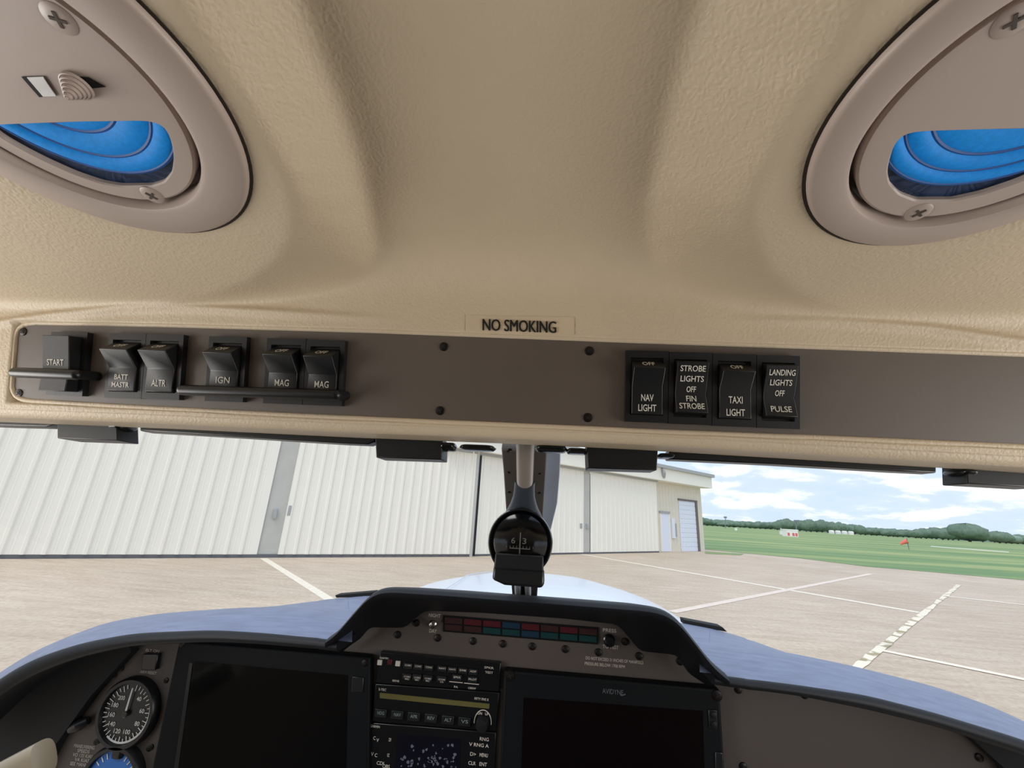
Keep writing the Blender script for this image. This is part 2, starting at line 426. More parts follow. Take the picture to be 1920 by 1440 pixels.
# rolled lip under the header, running forward to the roof skin
lip_rows = []
for k in range(12):
    a = math.radians(104 * (k / 11)); rr = .006
    q_ = -HN * rr + rr * (HN * math.cos(a) - HU * math.sin(a)); lip_rows.append((q_[1], q_[2]))
lip_y = np.array([p[0] for p in lip_rows] + [.030, .066]); lip_dz = np.array([p[1] for p in lip_rows] + [-.0035, .010])
LY = HY[:, :1] + lip_y[::-1][None, :]; LZ = HZ[:, :1] + lip_dz[::-1][None, :]
AY = np.concatenate([LY, HY], 1); AZ = np.concatenate([LZ, HZ], 1)
hm = MB(); hm.grid([[(xs[i], AY[i, j], AZ[i, j] + H) for j in range(AY.shape[1])] for i in range(len(xs))])
ceiling = hm.build('ceiling', CREAM, None, smooth=True, angle=180)
props(ceiling, 'cream padded headliner with two sculpted pods over the windshield', None, None, 'structure')
bvh = BVHTree.FromPolygons(hm.v, hm.f)
def cast(px, py, off=0.):
    d = Vector(tuple(ray(px, py))).normalized(); p, n, i, t = bvh.ray_cast(Vector(tuple(CAM)), d)
    if n.dot(d) > 0: n = -n
    return np.array(p + n * off), np.array(n)

# roof skin above the headliner keeps the sky out
rs = MB(); rs.grid([[(x, y, H + .215 - 1.2 * max(0, abs(x) - .36) ** 2) for y in (-1.1, -.6, -.2, .1, .2)] + [(x, .31, H + .07)] for x in np.linspace(-.62, .62, 25)])
o = rs.build('roof_skin', WHITEP, None, smooth=True); props(o, None, None, None, 'structure')

# ------------------------------------------------------------------ overhead panel plate
PD = -.0012
def rounded_outline():
    pts = []
    for x, y in [(70, 605), (300, 609), (700, 620), (1200, 639), (1560, 651), (1920, 664), (2120, 672)]: pts.append(hp(x, y, PD))
    for x, y in [(2110, 850), (1920, 838), (1560, 822), (1200, 808), (700, 786), (300, 766), (60, 752)]: pts.append(hp(x, y, PD))
    for x, y in [(40, 749), (28, 741), (23, 728)]: pts.append(hp(x, y, PD))
    for x, y in [(30, 630), (35, 617), (48, 607)]: pts.append(hp(x, y, PD))
    return pts
plate_pts = rounded_outline()
plate = thing('overhead_console', plate_pts[0], 'long taupe overhead switch panel set into the cream header above the windshield', 'panel')
MB().prism(plate_pts, HN * -.004).build('face_plate', TAUPE, plate)
def Pq(x, y, d=0.): return hp(x, y, PD + d)
for x, y in [(44, 622), (36, 737), (832, 650), (825, 770), (1105, 658), (1102, 783)]:
    screw(plate, Pq(x, y), X3, HU, HN, .0026, SCREWD, CROSSD)
# padded edge round the plate
edge = poly_interp(plate_pts + [plate_pts[0]], 420)
cen = plate_pts
em = MB(); em.tube([p - HN * .0005 for p in edge], .0016, 12, caps=False)
o = em.build('panel_edge_piping', CREAM, ceiling, smooth=True)

# ------------------------------------------------------------------ rocker switches
PB = .0035                                   # bezel height over the plate
def rocker_switch(x0, x1, ytop0, ytop1, ybot0, ybot1, state, label, texts):
    a = Pq(x0, ytop0, PB); b = Pq(x1, ytop1, PB); c = Pq(x1 - 1, ybot1, PB); d = Pq(x0 - 1, ybot0, PB)
    ctr = (a + b + c + d) / 4; w = ((b - a)[0] + (c - d)[0]) / 2; h = ((a - d).dot(HU) + (b - c).dot(HU)) / 2
    t = thing('rocker_switch', ctr - HN * PB, label, 'switch', 'rocker switches on the overhead panel')
    AX = (X3, HN, HU)
    bz = MB(); bw = w * .115; bh = h * .10
    w -= .0003
    for sx in (-1, 1): bz.box(ctr + X3 * sx * (w / 2 - bw / 2) - HN * PB / 2, (bw, PB, h), AX)
    for sz in (-1, 1): bz.box(ctr - HN * PB / 2 + HU * sz * (h / 2 - bh / 2), (w - 2 * bw, PB, bh), AX)
    bz.box(ctr - HN * (PB - .0004), (w - 2 * bw, .0006, h - 2 * bh), AX)
    bz.build('bezel', BLACK, t)
    rw = w * .72; iw = rw / 2; zt = h / 2 - bh - h * .035; zb = -(h / 2 - bh)
    if state == 'off':      prof = [(zt, -.001), (zt - h * .135, .0084), (zt - h * .40, .0014), (zb + .0006, .0018), (zb, -.001)]
    elif state == 'mid':    prof = [(zt + .001, -.001), (zt - .0005, .0048), (zt - h * .445, .0006), (zb + .0026, .0040), (zb + .0012, -.001)]
    elif state == 'offr':   prof = [(zt, -.001), (zt - h * .115, .0066), (zt - h * .36, .0012), (zb + .0006, .0018), (zb, -.001)]
    else:                   prof = [(zt + .0022, -.001), (zt + .0022, .0072), (zt - h * .45, .0056), (zb - .0014, .0068), (zb - .0014, -.001)]
    P = lambda x, z, p: ctr + X3 * x + HN * p + HU * z
    rk = MB(); n = len(prof)
    rk.prism([P(-iw, z, p) for z, p in prof], (rw, 0, 0))
    ro = rk.build('rocker', BLACK, t, bevel=.00035)
    tm = MB()
    for body, seg, frac, wf, hf in texts:      # seg: which facet, frac: place down it
        (za, pa), (zb_, pb) = prof[seg], prof[seg + 1]
        pa3 = P(0, za, pa); pb3 = P(0, zb_, pb); v = pa3 - pb3; L = np.linalg.norm(v); v = v / L
        n3 = np.cross(X3, v); n3 = n3 if n3.dot(HN) > 0 else -n3
        cc = pa3 + (pb3 - pa3) * frac + n3 * .00025
        text_on(tm, body, cc, X3, v, rw * wf, min(h * hf, L * .8))
    if tm.v: tm.build('lettering', WINK, ro, label='white engraved lettering')
    return t, ctr, w, h
OFF = ('OFF', 0, .52, .40, .10)
rocker_switch(91, 160, 622, 623, 741, 743, 'start', 'first rocker from the left marked START, behind its own short guard bar',
              [('START', 1, .82, .62, .095)])
rocker_switch(200, 270, 624, 626, 746, 748, 'off', 'rocker switch marked BATT MASTR beside the ALTR switch', [OFF, ('BATT', 2, .40, .50, .078), ('MASTR', 2, .74, .64, .078)])
rocker_switch(270, 341, 626, 628, 748, 750, 'off', 'rocker switch marked ALTR, right of the BATT MASTR switch', [OFF, ('ALTR', 2, .62, .52, .10)])
rocker_switch(388, 460, 630, 632, 752, 754, 'off', 'lone rocker switch at the left end of the long guard bar', [OFF, ('IGN', 2, .40, .5, .10)])
rocker_switch(497, 571, 633, 636, 756, 759, 'off', 'left rocker of the touching pair behind the long guard bar', [OFF, ('MAG', 2, .42, .5, .10)])
rocker_switch(571, 645, 636, 639, 759, 762, 'off', 'right rocker of the touching pair behind the long guard bar', [OFF, ('MAG', 2, .42, .5, .10)])
rocker_switch(1173, 1254, 656, 659, 790, 794, 'offr', 'rocker switch marked NAV LIGHT', [OFF, ('NAV', 2, .42, .40, .095), ('LIGHT', 2, .78, .58, .095)])
rocker_switch(1254, 1336, 659, 662, 794, 798, 'mid', 'rocker switch marked STROBE LIGHTS and FIN STROBE',
              [('STROBE', 1, .20, .80, .082), ('LIGHTS', 1, .52, .74, .082), ('OFF', 1, .85, .30, .082), ('FIN', 2, .26, .32, .082), ('STROBE', 2, .66, .80, .082)])
rocker_switch(1336, 1419, 662, 665, 798, 802, 'offr', 'rocker switch marked TAXI LIGHT', [OFF, ('TAXI', 2, .36, .44, .095), ('LIGHT', 2, .80, .58, .095)])
rocker_switch(1419, 1501, 665, 668, 802, 805, 'mid', 'rocker switch marked LANDING LIGHTS and PULSE',
              [('LANDING', 1, .22, .82, .082), ('LIGHTS', 1, .53, .70, .082), ('OFF', 1, .86, .30, .082), ('PULSE', 2, .62, .66, .082)])

def guard(xa, ya, xb, yb, dep, label):
    a = Pq(xa, ya, dep); b = Pq(xb, yb, dep); r = .0031
    t = thing('switch_guard', (a + b) / 2 - HN * dep, label, 'guard', 'bar guards over the rockers')
    L = np.linalg.norm(b - a); u = (b - a) / L
    kk = [r * (1 - math.cos(q)) for q in np.linspace(0, math.pi / 2, 7)]; rr = [max(.0002, r * math.sin(q)) for q in np.linspace(0, math.pi / 2, 7)]
    MB().tube([a + u * q for q in kk] + [b - u * q for q in kk[::-1]], rr + rr[::-1], 20).build('bar', RUBBER, t, smooth=True)
    for q, s in ((a, 1), (b, -1)):
        q = q + u * s * r * 1.0
        MB().tube([q - HN * k for k in np.linspace(0, dep + .0008, 5)], r * .9, 16).build('post', RUBBER, t, smooth=True)
guard(22, 698, 152, 703, .0122, 'short black guard bar across the START rocker')
guard(334, 731, 640, 741, .0115, 'long black guard bar across the three rockers left of centre')

# ------------------------------------------------------------------ NO SMOKING placard
pl = thing('placard', cast(975, 609)[0], 'NO SMOKING placard on clear tape above the overhead panel', 'placard')
g = MB(); g.grid([[cast(873 + (1077 - 873) * i / 20, 591 + 34 * j / 6 + 3.5 * i / 20, .0002)[0] for j in range(7)] for i in range(21)])
film = g.build('tape_film', TAPE, pl, smooth=True)
EMB = 0
g = MB()
for q_, sh in enumerate((-.7, 0, .7)): text_fn(g, 'NO SMOKING', lambda sx, sy: cast(974 + sh + sx * 137, 611.5 + sx * 5 - sy * 22, .0006 + q_ * .00004)[0])
g.build('lettering', INK, film, label='black NO SMOKING lettering')
EMB = .008

# ================================================================== OVERHEAD LAMPS
def pt_local(px, py, off=0.):
    p = rp(px, py, CAM + NB * (DB - off), NB) - CAM; return np.array([p.dot(UB), p.dot(VB)])
def at_local(q, h): return CAM + NB * DB + UB * q[0] + VB * q[1] + WB * h
def overhead_lamp(side):
    (co, ro), (ci, ri) = circ_fit(ring_px[side][0], .003), circ_fit(ring_px[side][1], .003)
    co = (co + ci) / 2; ci = co
    lab = 'round overhead lamp with a ridged slider knob and blue lens, above the START switch' if side == 'L' else \
          'round overhead lamp with a plain cover and blue lens, above the LANDING LIGHTS switch'
    t = thing('overhead_lamp', at_local(co, 0), lab, 'lamp')
    c0 = at_local(co, 0)
    MB().lathe(c0, UB, VB, WB, [(ro - .0005, -.004), (ro, .0008), (ro - .0008, .0022), (ro - .0022, .0030), (ri + .0030, .0036), (ri + .0012, .0030), (ri + .0004, .0016), (ri, -.005)], 96, caps=False
               ).build('trim_ring', RINGP, t, smooth=True)
    MB().lathe(c0, UB, VB, WB, [(ro + .0012, -.0040), (ro + .0012, .0003), (ro - .002, .0003), (ro - .002, -.004)], 96, caps=False).build('gap_shade', GAPSHADE, t, smooth=True)  # brown band painted for the shadow in the gap round the ring
    rpz = ri - .0018; hp = .0012
    # cover plate with a D opening; local polar lattice
    if side == 'L': ch = [(-330, 262), (292, 233)]; op = [(290, 233), (306, 246), (317, 272), (322, 302), (318, 330), (303, 348), (280, 355), (232, 352), (150, 332), (70, 296), (0, 251), (-110, 190), (-230, 150)]
    else:           ch = [(1692, 256), (2250, 292)]; op = [(1700, 255), (1688, 268), (1674, 298), (1667, 328), (1672, 352), (1692, 372), (1722, 383), (1765, 386), (1840, 376), (1920, 352), (2010, 300), (2100, 262)]
    O2 = [pt_local(a, b, .003) for a, b in op]
    # opening outline: chord plus an arc concentric with the plate
    a, b = O2[0], pt_local(*ch[0 if side == 'L' else 1], .003)
    nmid = min(range(len(O2)), key=lambda i: -np.linalg.norm(O2[i] - co))
    rop = max(np.linalg.norm(q - co) for q in O2[3:9])
    vis = O2[:10] if side == 'L' else O2[:10]
    # beyond the frame the opening mirrors about the lamp's own middle line
    mir = [np.array([2 * co[0] - q[0], q[1]]) for q in vis[::-1]]
    outl = []
    bottom_v = max(q[1] for q in vis)
    keep = [q for q in vis if (q[0] - co[0]) * (1 if side == 'L' else -1) > 0]
    outl = keep + [np.array([2 * co[0] - q[0], q[1]]) for q in keep[::-1]]
    outl = [np.array(q) for q in outl]
    # plate: triangulated fan between outer circle and opening by sectors
    N = 160
    oc = sum(outl) / len(outl)
    ang = np.linspace(0, 2 * math.pi, N, endpoint=False)
    def ray_poly(c, d, poly):
        best = None
        for i in range(len(poly)):
            p, q = poly[i], poly[(i + 1) % len(poly)]; e = q - p; den = d[0] * e[1] - d[1] * e[0]
            if abs(den) < 1e-12: continue
            tt_ = ((p[0] - c[0]) * e[1] - (p[1] - c[1]) * e[0]) / den; s_ = ((p[0] - c[0]) * d[1] - (p[1] - c[1]) * d[0]) / den
            if tt_ > 0 and -1e-6 <= s_ <= 1 + 1e-6 and (best is None or tt_ < best): best = tt_
        return best
    inn = []; out = []
    for an in ang:
        d = np.array([math.cos(an), math.sin(an)])
        inn.append(oc + d * ray_poly(oc, d, outl))
        m = oc - co; bq = m.dot(d); out.append(oc + d * (-bq + math.sqrt(bq * bq - m.dot(m) + rpz * rpz)))
    inn = np.array(inn)
    for _ in range(5): inn = (np.roll(inn, 1, 0) + 2 * inn + np.roll(inn, -1, 0)) / 4
    R_rows = [[at_local(q, -.004) for q in out], [at_local(q, hp - .0007) for q in out], [at_local(co + (q - co) * (1 - .0008 / rpz), hp) for q in out],
              [at_local(o_ * .5 + i_ * .5, hp) for o_, i_ in zip(out, inn)], [at_local(i_ + (i_ - oc) / np.linalg.norm(i_ - oc) * .0006, hp) for i_ in inn], [at_local(i_, hp - .0006) for i_ in inn], [at_local(i_, -.0020) for i_ in inn]]
    MB().rings(R_rows, True, False).build('cover_plate', RINGP, t, smooth=True)
    # ribbed blue lens behind the opening; its unlit outer zone is painted dark blue
    lc = np.array([-.1784, .0716]) if side == 'L' else np.array([.1480, .0805])
    gr = [.0, .012, .0235, .0340, .0415] if side == 'L' else [.0, .018, .0305, .0372, .0430]
    lc = lc * (DB - .003) / .142; gr = [g_ * (DB - .003) / .142 for g_ in gr]
    sd = 1 if side == 'L' else -1
    def inside_plate(q):
        m_ = np.linalg.norm(q - co); lim = rpz - .0022
        return q if m_ <= lim else co + (q - co) * lim / m_
    def lens_h(rad):
        for r0, r1 in zip(gr[:-1], gr[1:]):
            if r0 <= rad <= r1:
                q = (rad - r0) / (r1 - r0); return -.0006 + .0016 * math.sin(math.pi * q) ** .7
        return -.0006
    rows = [[at_local(inside_plate(oc + (i_ - oc) * 1.05 * f), -.0009) for i_ in inn] for f in (1, .6, .3, .02)]
    MB().rings(rows, True, True).build('unlit_lens_zone', BLUED, t, label='outer lens zone in dark blue, as unlit', angle=180)
    rows = []
    for rad in np.r_[np.linspace(.0006, gr[-1], 90)]:
        rows.append([at_local(inside_plate(lc + rad * np.array([math.cos(a_), math.sin(a_)])), lens_h(rad)) for a_ in np.linspace(0, 2 * math.pi, 120, endpoint=False)])
    MB().rings(rows, True, True).build('lens', BLUEL, t, smooth=True, label='blue ribbed lens', angle=180)
    for rad in gr[1:]:
        MB().tube([at_local(inside_plate(lc + rad * np.array([math.cos(a_), math.sin(a_)])), -.0007) for a_ in np.linspace(0, 2 * math.pi, 100)], .0009, 8).build('rib_shade_ring', BLUEM, t, smooth=True)  # darker rings painted as the shade between the ribs
    if side == 'L':
        s1, s2 = (103, 43), (281, 373)
    else:
        s1, s2 = (1908, 47), (1726, 406)
    for (a_, b_), k in ((s1, 1.0), (s2, 1.0)):
        q = pt_local(a_, b_, .0035); screw(t, at_local(q, hp), UB, VB, WB, .0042, SCREWL, CROSS, dome=.15)
    if side == 'L':
        c = [pt_local(a_, b_, .0035) for a_, b_ in [(34, 151), (75, 150), (100, 187), (68, 189)]]
        MB().prism([at_local(q, hp + .0002) for q in c], WB * .0002).build('slot_shade', DEEP, t)
        c = [pt_local(a_, b_, .0035) for a_, b_ in [(45, 151), (75, 150), (100, 186), (76, 187)]]
        MB().prism([at_local(q, hp + .0004) for q in c], WB * .0003).build('label_tab', WHITEL, t, label='white label in a slot')
        c = [pt_local(a_, b_, .0035) for a_, b_ in [(140, 151), (160, 152), (193, 170), (165, 173)]]
        MB().prism([at_local(q, hp + .0002) for q in c], WB * .0002).build('slider_slot', DEEP, t)
        kq = pt_local(137, 170, .0045); prof = []
        r0 = abs(pt_local(178, 190, .0045)[0] - pt_local(92, 150, .0045)[0]) / 2
        for k in range(6):
            rr = r0 * (1 - k * .15); hz = .0006 + k * .0011
            prof += [(rr, hz), (rr - r0 * .03, hz + .0009), (rr - r0 * .11, hz + .0010), (rr - r0 * .13, hz + .0006)]
        prof += [(r0 * .14, .0068), (.0004, .0072)]
        MB().lathe(at_local(kq, hp), UB, VB, WB, prof, 40).build('slider_knob', RINGP, t, smooth=True, label='ridged round knob')
    return co, ro
overhead_lamp('L'); overhead_lamp('R')

# ================================================================== WINDSHIELD, POST, COMPASS, RAILS
WT = np.array([0, .305, H + .064]); WBm = np.array([0, .74, H - .150])
WS = (WBm - WT) / np.linalg.norm(WBm - WT)                   # down the slope
WN = np.cross(X3, WS); WN = WN if WN[2] > 0 else -WN         # outward
def on_slope(px, py, off=0.): return rp(px, py, WT + WN * off, WN)
post = thing('windshield_post', WT, 'dark grey windshield centre post behind the compass', 'post')
post['kind'] = 'structure'
Lp = [(942, 826), (944, 840), (951, 955), (957, 1050), (961, 1100), (963, 1140)]; Rp = [(1026, 828), (1025, 857), (1018, 961), (1012, 1050), (1008, 1100), (1006, 1142)]
Lp3 = poly_interp([on_slope(*p) for p in Lp], 14); Rp3 = poly_interp([on_slope(*p) for p in Rp], 14)
ph = .010
MB().rings([[a, a - WN * ph * .8, a * .75 + b * .25 - WN * ph, a * .25 + b * .75 - WN * ph, b - WN * ph * .8, b] for a, b in zip(Lp3, Rp3)], True, True).build('post_body', POSTG, post, bevel=.001)
for x, y in [(956, 846), (957, 885), (957, 922), (1009, 887), (1009, 923), (1005, 955)]:
    c = on_slope(x, y, -ph * .86)
    screw(post, c, X3, WS, -WN, .0026, SCREWD, CROSSD)
Ls = [on_slope(*p, .012) for p in [(1018, 840), (1019, 870), (1014, 950), (1010, 1010)]]; Rs_ = [on_slope(*p, .012) for p in [(1051, 838), (1051, 872), (1045, 945), (1030, 1005)]]
Ls = poly_interp(Ls, 10); Rs_ = poly_interp(Rs_, 10)
MB().rings([[a, b, b + WN * .004, a + WN * .004] for a, b in zip(Ls, Rs_)], True, True).build('outer_strap', STRAP, post, bevel=.0008, label='polished blue-grey metal strap outside the glass')

for i, (x0, x1) in enumerate(((-.62, -.03), (-.006, .62))):
    P = []
    for k in range(25):
        s = k / 24; row = []
        for j in range(19):
            x = x0 + (x1 - x0) * j / 18
            bulge = .0 + .012 * math.sin(math.pi * s)
            p = WT + (WBm - WT) * (s * 1.04 - .0) + WN * (.004 + bulge * .6); p = p + np.array([x, -.55 * max(0, abs(x) - .22) ** 2, 0])
            row.append(p)
        P.append(row)
    g = MB(); g.grid(P); o = g.build('window_%d' % (i + 1), GLASS, None, smooth=True, angle=180)
    props(o, None, None, None, 'structure')

# compass
YC = .376
cc = ry(976, 1016, YC)
comp = thing('magnetic_compass', cc, 'round black magnetic compass hanging on the windshield centre post', 'compass')
rC = np.linalg.norm(ry(976 + 60, 1016, YC) - cc)
aim = (CAM - cc); aim /= np.linalg.norm(aim); aim = np.array([0.02, -1, .08]); aim /= np.linalg.norm(aim)
cu = np.cross(aim, Z3); cu /= np.linalg.norm(cu); cu = cu if cu[0] > 0 else -cu; cv = np.cross(cu, -aim); cv = cv if cv[2] > 0 else -cv
MB().lathe(cc, cu, cv, aim, [(rC * .55, -.040), (rC * .85, -.030), (rC * .98, -.012), (rC, .0), (rC, .006), (rC * .965, .0085), (rC * .93, .0085), (rC * .91, .005)], 72).build('housing', GLOSSB, comp, smooth=True)
lens = MB().lathe(cc, cu, cv, aim, [(rC * .92, .0052), (rC * .7, .0085), (rC * .4, .0105), (rC * .02, .0112)], 64).build('lens', SCREEN, comp, smooth=True, label='dark glossy lens')
k = MB(); k.box(cc + aim * .0114 + cv * rC * -.05, (.0009, rC * .62, .0004), (cu, cv, aim)); k.box(cc + aim * .0112 - cv * rC * .2, (rC * .62, .0006, .0004), (cu, cv, aim))
for xo, s in ((-.21, '6'), (.13, '3')): text_on(k, s, cc + aim * .0113 + cu * rC * xo + cv * rC * .02, cu, cv, rC * .12, rC * .17)
for j in range(9): k.box(cc + aim * .0112 + cu * rC * (-.4 + .1 * j) - cv * rC * .16, (.0004, rC * .06, .0004), (cu, cv, aim))
k.build('compass_card', mat('compass_ink', (92, 90, 86), .6), lens, label='pale numerals and lubber line')
# retaining clip across the lower face and the square base
def cq(x, y, h): return cc + cu * rC * x + cv * rC * y + aim * h
MB().prism([cq(-.72, -.36, .0085), (cq(.72, -.36, .0085)), cq(.74, -.80, .0085), cq(-.74, -.80, .0085)], aim * .006).build('correction_card_holder', BLACK, comp, bevel=.0012)
b0 = [cq(-.76, -.72, -.012), cq(.76, -.72, -.012), cq(.78, -1.12, -.012), (cq(.70, -1.24, -.012)), cq(-.40, -1.23, -.012), cq(-.78, -1.10, -.012)]
MB().prism(b0, aim * .022).build('base', RUBBER, comp, bevel=.002)
# neck and tube up to the header
top = ry(985, 815, .288); j1 = ry(984, 903, .345)
neck_top = j1; neck_bot = cc + cv * rC * .80 - aim * .030
npth = [neck_top + (neck_bot - neck_top) * s for s in np.linspace(0, 1, 9)]
wtop = .0081; MB().rings([[p + cu * r_ * math.cos(a) + np.cross(cu, WS) * .5 * min(r_, .012) * math.sin(a) for a in np.linspace(0, 2 * math.pi, 24, endpoint=False)]
    for p, r_ in zip(npth, [wtop, wtop * 1.04, wtop * 1.08, wtop * 1.16, wtop * 1.32, wtop * 1.5, wtop * 1.75, wtop * 2.05, wtop * 2.3])], True, True).build('neck', COMPG, comp, smooth=True)
rT = .0066
MB().tube([top + (j1 - top) * s for s in np.linspace(-.1, .985, 8)] + [j1 + (j1 - top) * .02], [rT] * 8 + [rT * .7], 24).build('mounting_tube', TUBE, comp, smooth=True)
k = MB()
for q in range(6):
    c = top + (j1 - top) * (.52 + .075 * q) + np.array([0, -rT * .93, -rT * .4]); k.box(c, (.0052 - .0008 * (q % 2), .0002, .0011))
k.build('data_label', mat('label_grey', (112, 104, 98), .5), comp)
for xa, xb in ((970, 972), (989, 990)):  # pale rods painted as the highlights down one tube
    MB().tube([on_slope(xa, 1060, -ph - .003), on_slope(xb, 1138, -ph - .003)], .0042, 14).build('conduit', mat('tube_highlight_pale', (226, 226, 226), .4), post, smooth=True, label='thin pale rod as a tube highlight')

# sun visor rails
YR = .262
def rail(nm, brs, bars, loops, label):
    t = thing('sun_visor_rail', ry(*brs[0][:2], YR), label, 'rail', 'sun visor rails under the header')
    for x0, y0, x1, y1, x2, y2, x3, y3 in brs:
        q = [ry(x0, y0 - 14, YR), ry(x1, y1 - 14, YR), ry(x2, y2, YR), ry(x3, y3, YR)]
        MB().prism(q, (0, .016, 0)).build('bracket', BLACK, t, bevel=.0006)
    for pts in bars:
        q = [ry(x, y - 14, YR + .004) for x, y, yb in pts] + [ry(x, yb - 3, YR + .004) for x, y, yb in pts[::-1]]
        MB().prism(q, (0, .010, 0)).build('track', RUBBER, t, bevel=.0008)
    for x0, x1, y0, h in loops:
        a = ry(x0, y0, YR + .006); b = ry(x1, y0 + (x1 - x0) * .04, YR + .006); hh = abs(ry(x0, y0 + h, YR)[2] - ry(x0, y0, YR)[2]) / 2
        n = 20; rr = [[a + (b - a) * s + np.array([0, .008 * math.cos(q), hh * math.sin(q)]) * math.sqrt(max(.02, 1 - (2 * s - 1) ** 6)) for q in np.linspace(0, 2 * math.pi, n, endpoint=False)] for s in np.linspace(0, 1, 14)]
        MB().rings(rr, True, True).build('end_fitting', GLOSSB, t, smooth=True)
rail('L', [(107, 792, 219, 796, 220, 826, 107, 822), (703, 828, 830, 836, 828, 862, 705, 858)],
     [[(-120, 788, 796), (0, 790, 801), (85, 793, 803), (107, 793, 797)], [(262, 803, 811), (450, 814, 822), (640, 823, 834), (690, 827, 836), (703, 828, 831)]],
     [(218, 243, 800, 19), (828, 856, 838, 17), (862, 930, 839, 12)], 'black sun visor rail under the header on the hangar-door side of the post')
rail('R', [(1100, 847, 1234, 852, 1232, 882, 1102, 878), (1812, 882, 1960, 888, 1960, 915, 1814, 907)],
     [[(1255, 857, 864), (1450, 866, 873), (1690, 878, 887), (1756, 882, 890)]],
     [(1003, 1064, 841, 15), (1062, 1102, 846, 12), (1232, 1262, 855, 10), (1785, 1815, 886, 15)], 'black sun visor rail under the header on the grass-field side of the post')

# ================================================================== GLARESHIELD
YL, YM, YFAR = .53, .585, .70
gl = thing('glareshield', ry(960, 1160, .62), 'blue-grey vinyl glareshield with a black-lipped hood over the instruments', 'dashboard')
def lerp_px(tab, x):
    t = np.array(tab, float); return np.interp(x, t[:, 0], t[:, 1])
L1 = [(-160, 1420), (-60, 1320), (0, 1272), (60, 1236), (150, 1206), (250, 1187), (400, 1181), (500, 1187), (600, 1197), (640, 1202), (960, 1228), (1330, 1262), (1365, 1268), (1494, 1284), (1623, 1303), (1752, 1336), (1920, 1387), (2100, 1460)]
L2 = [(-160, 1450), (-60, 1352), (0, 1304), (60, 1266), (150, 1232), (250, 1210), (400, 1203), (500, 1208), (600, 1217), (640, 1222), (960, 1248), (1330, 1282), (1365, 1287), (1494, 1303), (1623, 1329), (1752, 1361), (1920, 1416), (2100, 1495)]
CR = [(-160, 1380), (-60, 1300), (0, 1263), (30, 1241), (100, 1204), (200, 1166), (300, 1150), (430, 1140.5), (520, 1137), (600, 1141), (680, 1148), (960, 1170), (1250, 1196), (1319, 1205), (1397, 1211), (1481, 1224), (1597, 1248), (1752, 1287), (1849, 1320), (1920, 1352), (2100, 1440)]
FA = [(-160, 1420), (0, 1275), (200, 1172), (430, 1142), (520, 1136.5), (560, 1131), (620, 1123), (690, 1117), (960, 1135), (1250, 1163), (1330, 1178), (1370, 1188), (1400, 1197), (1440, 1212), (1481, 1226), (1597, 1254), (1752, 1296), (1920, 1362), (2100, 1450)]
pxs = np.r_[np.arange(-160, 600, 14), np.arange(600, 720, 6), np.arange(720, 1240, 20), np.arange(1240, 1400, 6), np.arange(1400, 2101, 14)]
def sm(tab, it=6):
    y = np.array([lerp_px(tab, x) for x in pxs])
    for _ in range(it): y[1:-1] = (y[:-2] + 2 * y[1:-1] + y[2:]) / 4
    return y
s1, s2, sc, sf = sm(L1), sm(L2), sm(CR), sm(FA, 2)
def deck_cols(lo_, hi_):
    rows = []; lips = []
    for i, x in enumerate(pxs):
        if not lo_ <= x <= hi_: continue
        a = ry(x, s1[i], YL); c = ry(x, sc[i], YM + .03); f = ry(x, sf[i], YFAR)
        m1 = a * .66 + c * .34 + np.array([0, 0, .004]); m2 = a * .3 + c * .7 + np.array([0, 0, .0035])
        l = ry(x, s2[i], YL)
        rows.append([f + np.array([0, .1, -.03]), f, f * .5 + c * .5 - np.array([0, 0, .001]), c, m2, m1, a])
        t = (a - l); r = []
        for q in np.linspace(0, math.pi, 9): r.append((a + l) / 2 + t / 2 * math.cos(q) + np.array([0, -.007 * math.sin(q), 0]))
        r += [l + np.array([0, .05, .003]), a + np.array([0, .05, -.004])]
        lips.append((x, r))
    return rows, lips
for lo_, hi_ in ((-200, 662), (1311, 2200)):
    rows, lips_all = deck_cols(lo_, hi_)
    g = MB(); g.grid(rows); g.build('deck', DASH, gl, smooth=True, angle=60)
    lips = [l_ for l_ in lips_all if l_[0] <= 641 or l_[0] >= 1331]; lips = [l_[1] for l_ in lips]
    MB().rings(lips, True, True).build('lip', LIPM, gl, smooth=True, label='rounded dark front lip', angle=60)
rows = []
for i, x in enumerate(pxs):
    if 650 <= x <= 1332:
        a = ry(x, sc[i], YM + .03); f = ry(x, sf[i], YFAR); w_ = min(np.clip((x - 690) / 50, 0, 1), np.clip((1296 - x) / 46, 0, 1))
        n_ = (a * .7 + ry(x, s1[i], YL) * .3) * (1 - w_) + (f + np.array([0, -.068, .004])) * w_
        c_ = a * (1 - w_) + (f * .4 + n_ * .6) * w_
        rows.append([f + np.array([0, .1, -.03]), f, f * .5 + c_ * .5, c_, n_])
g = MB(); g.grid(rows); g.build('deck', DASH, gl, smooth=True, angle=60)
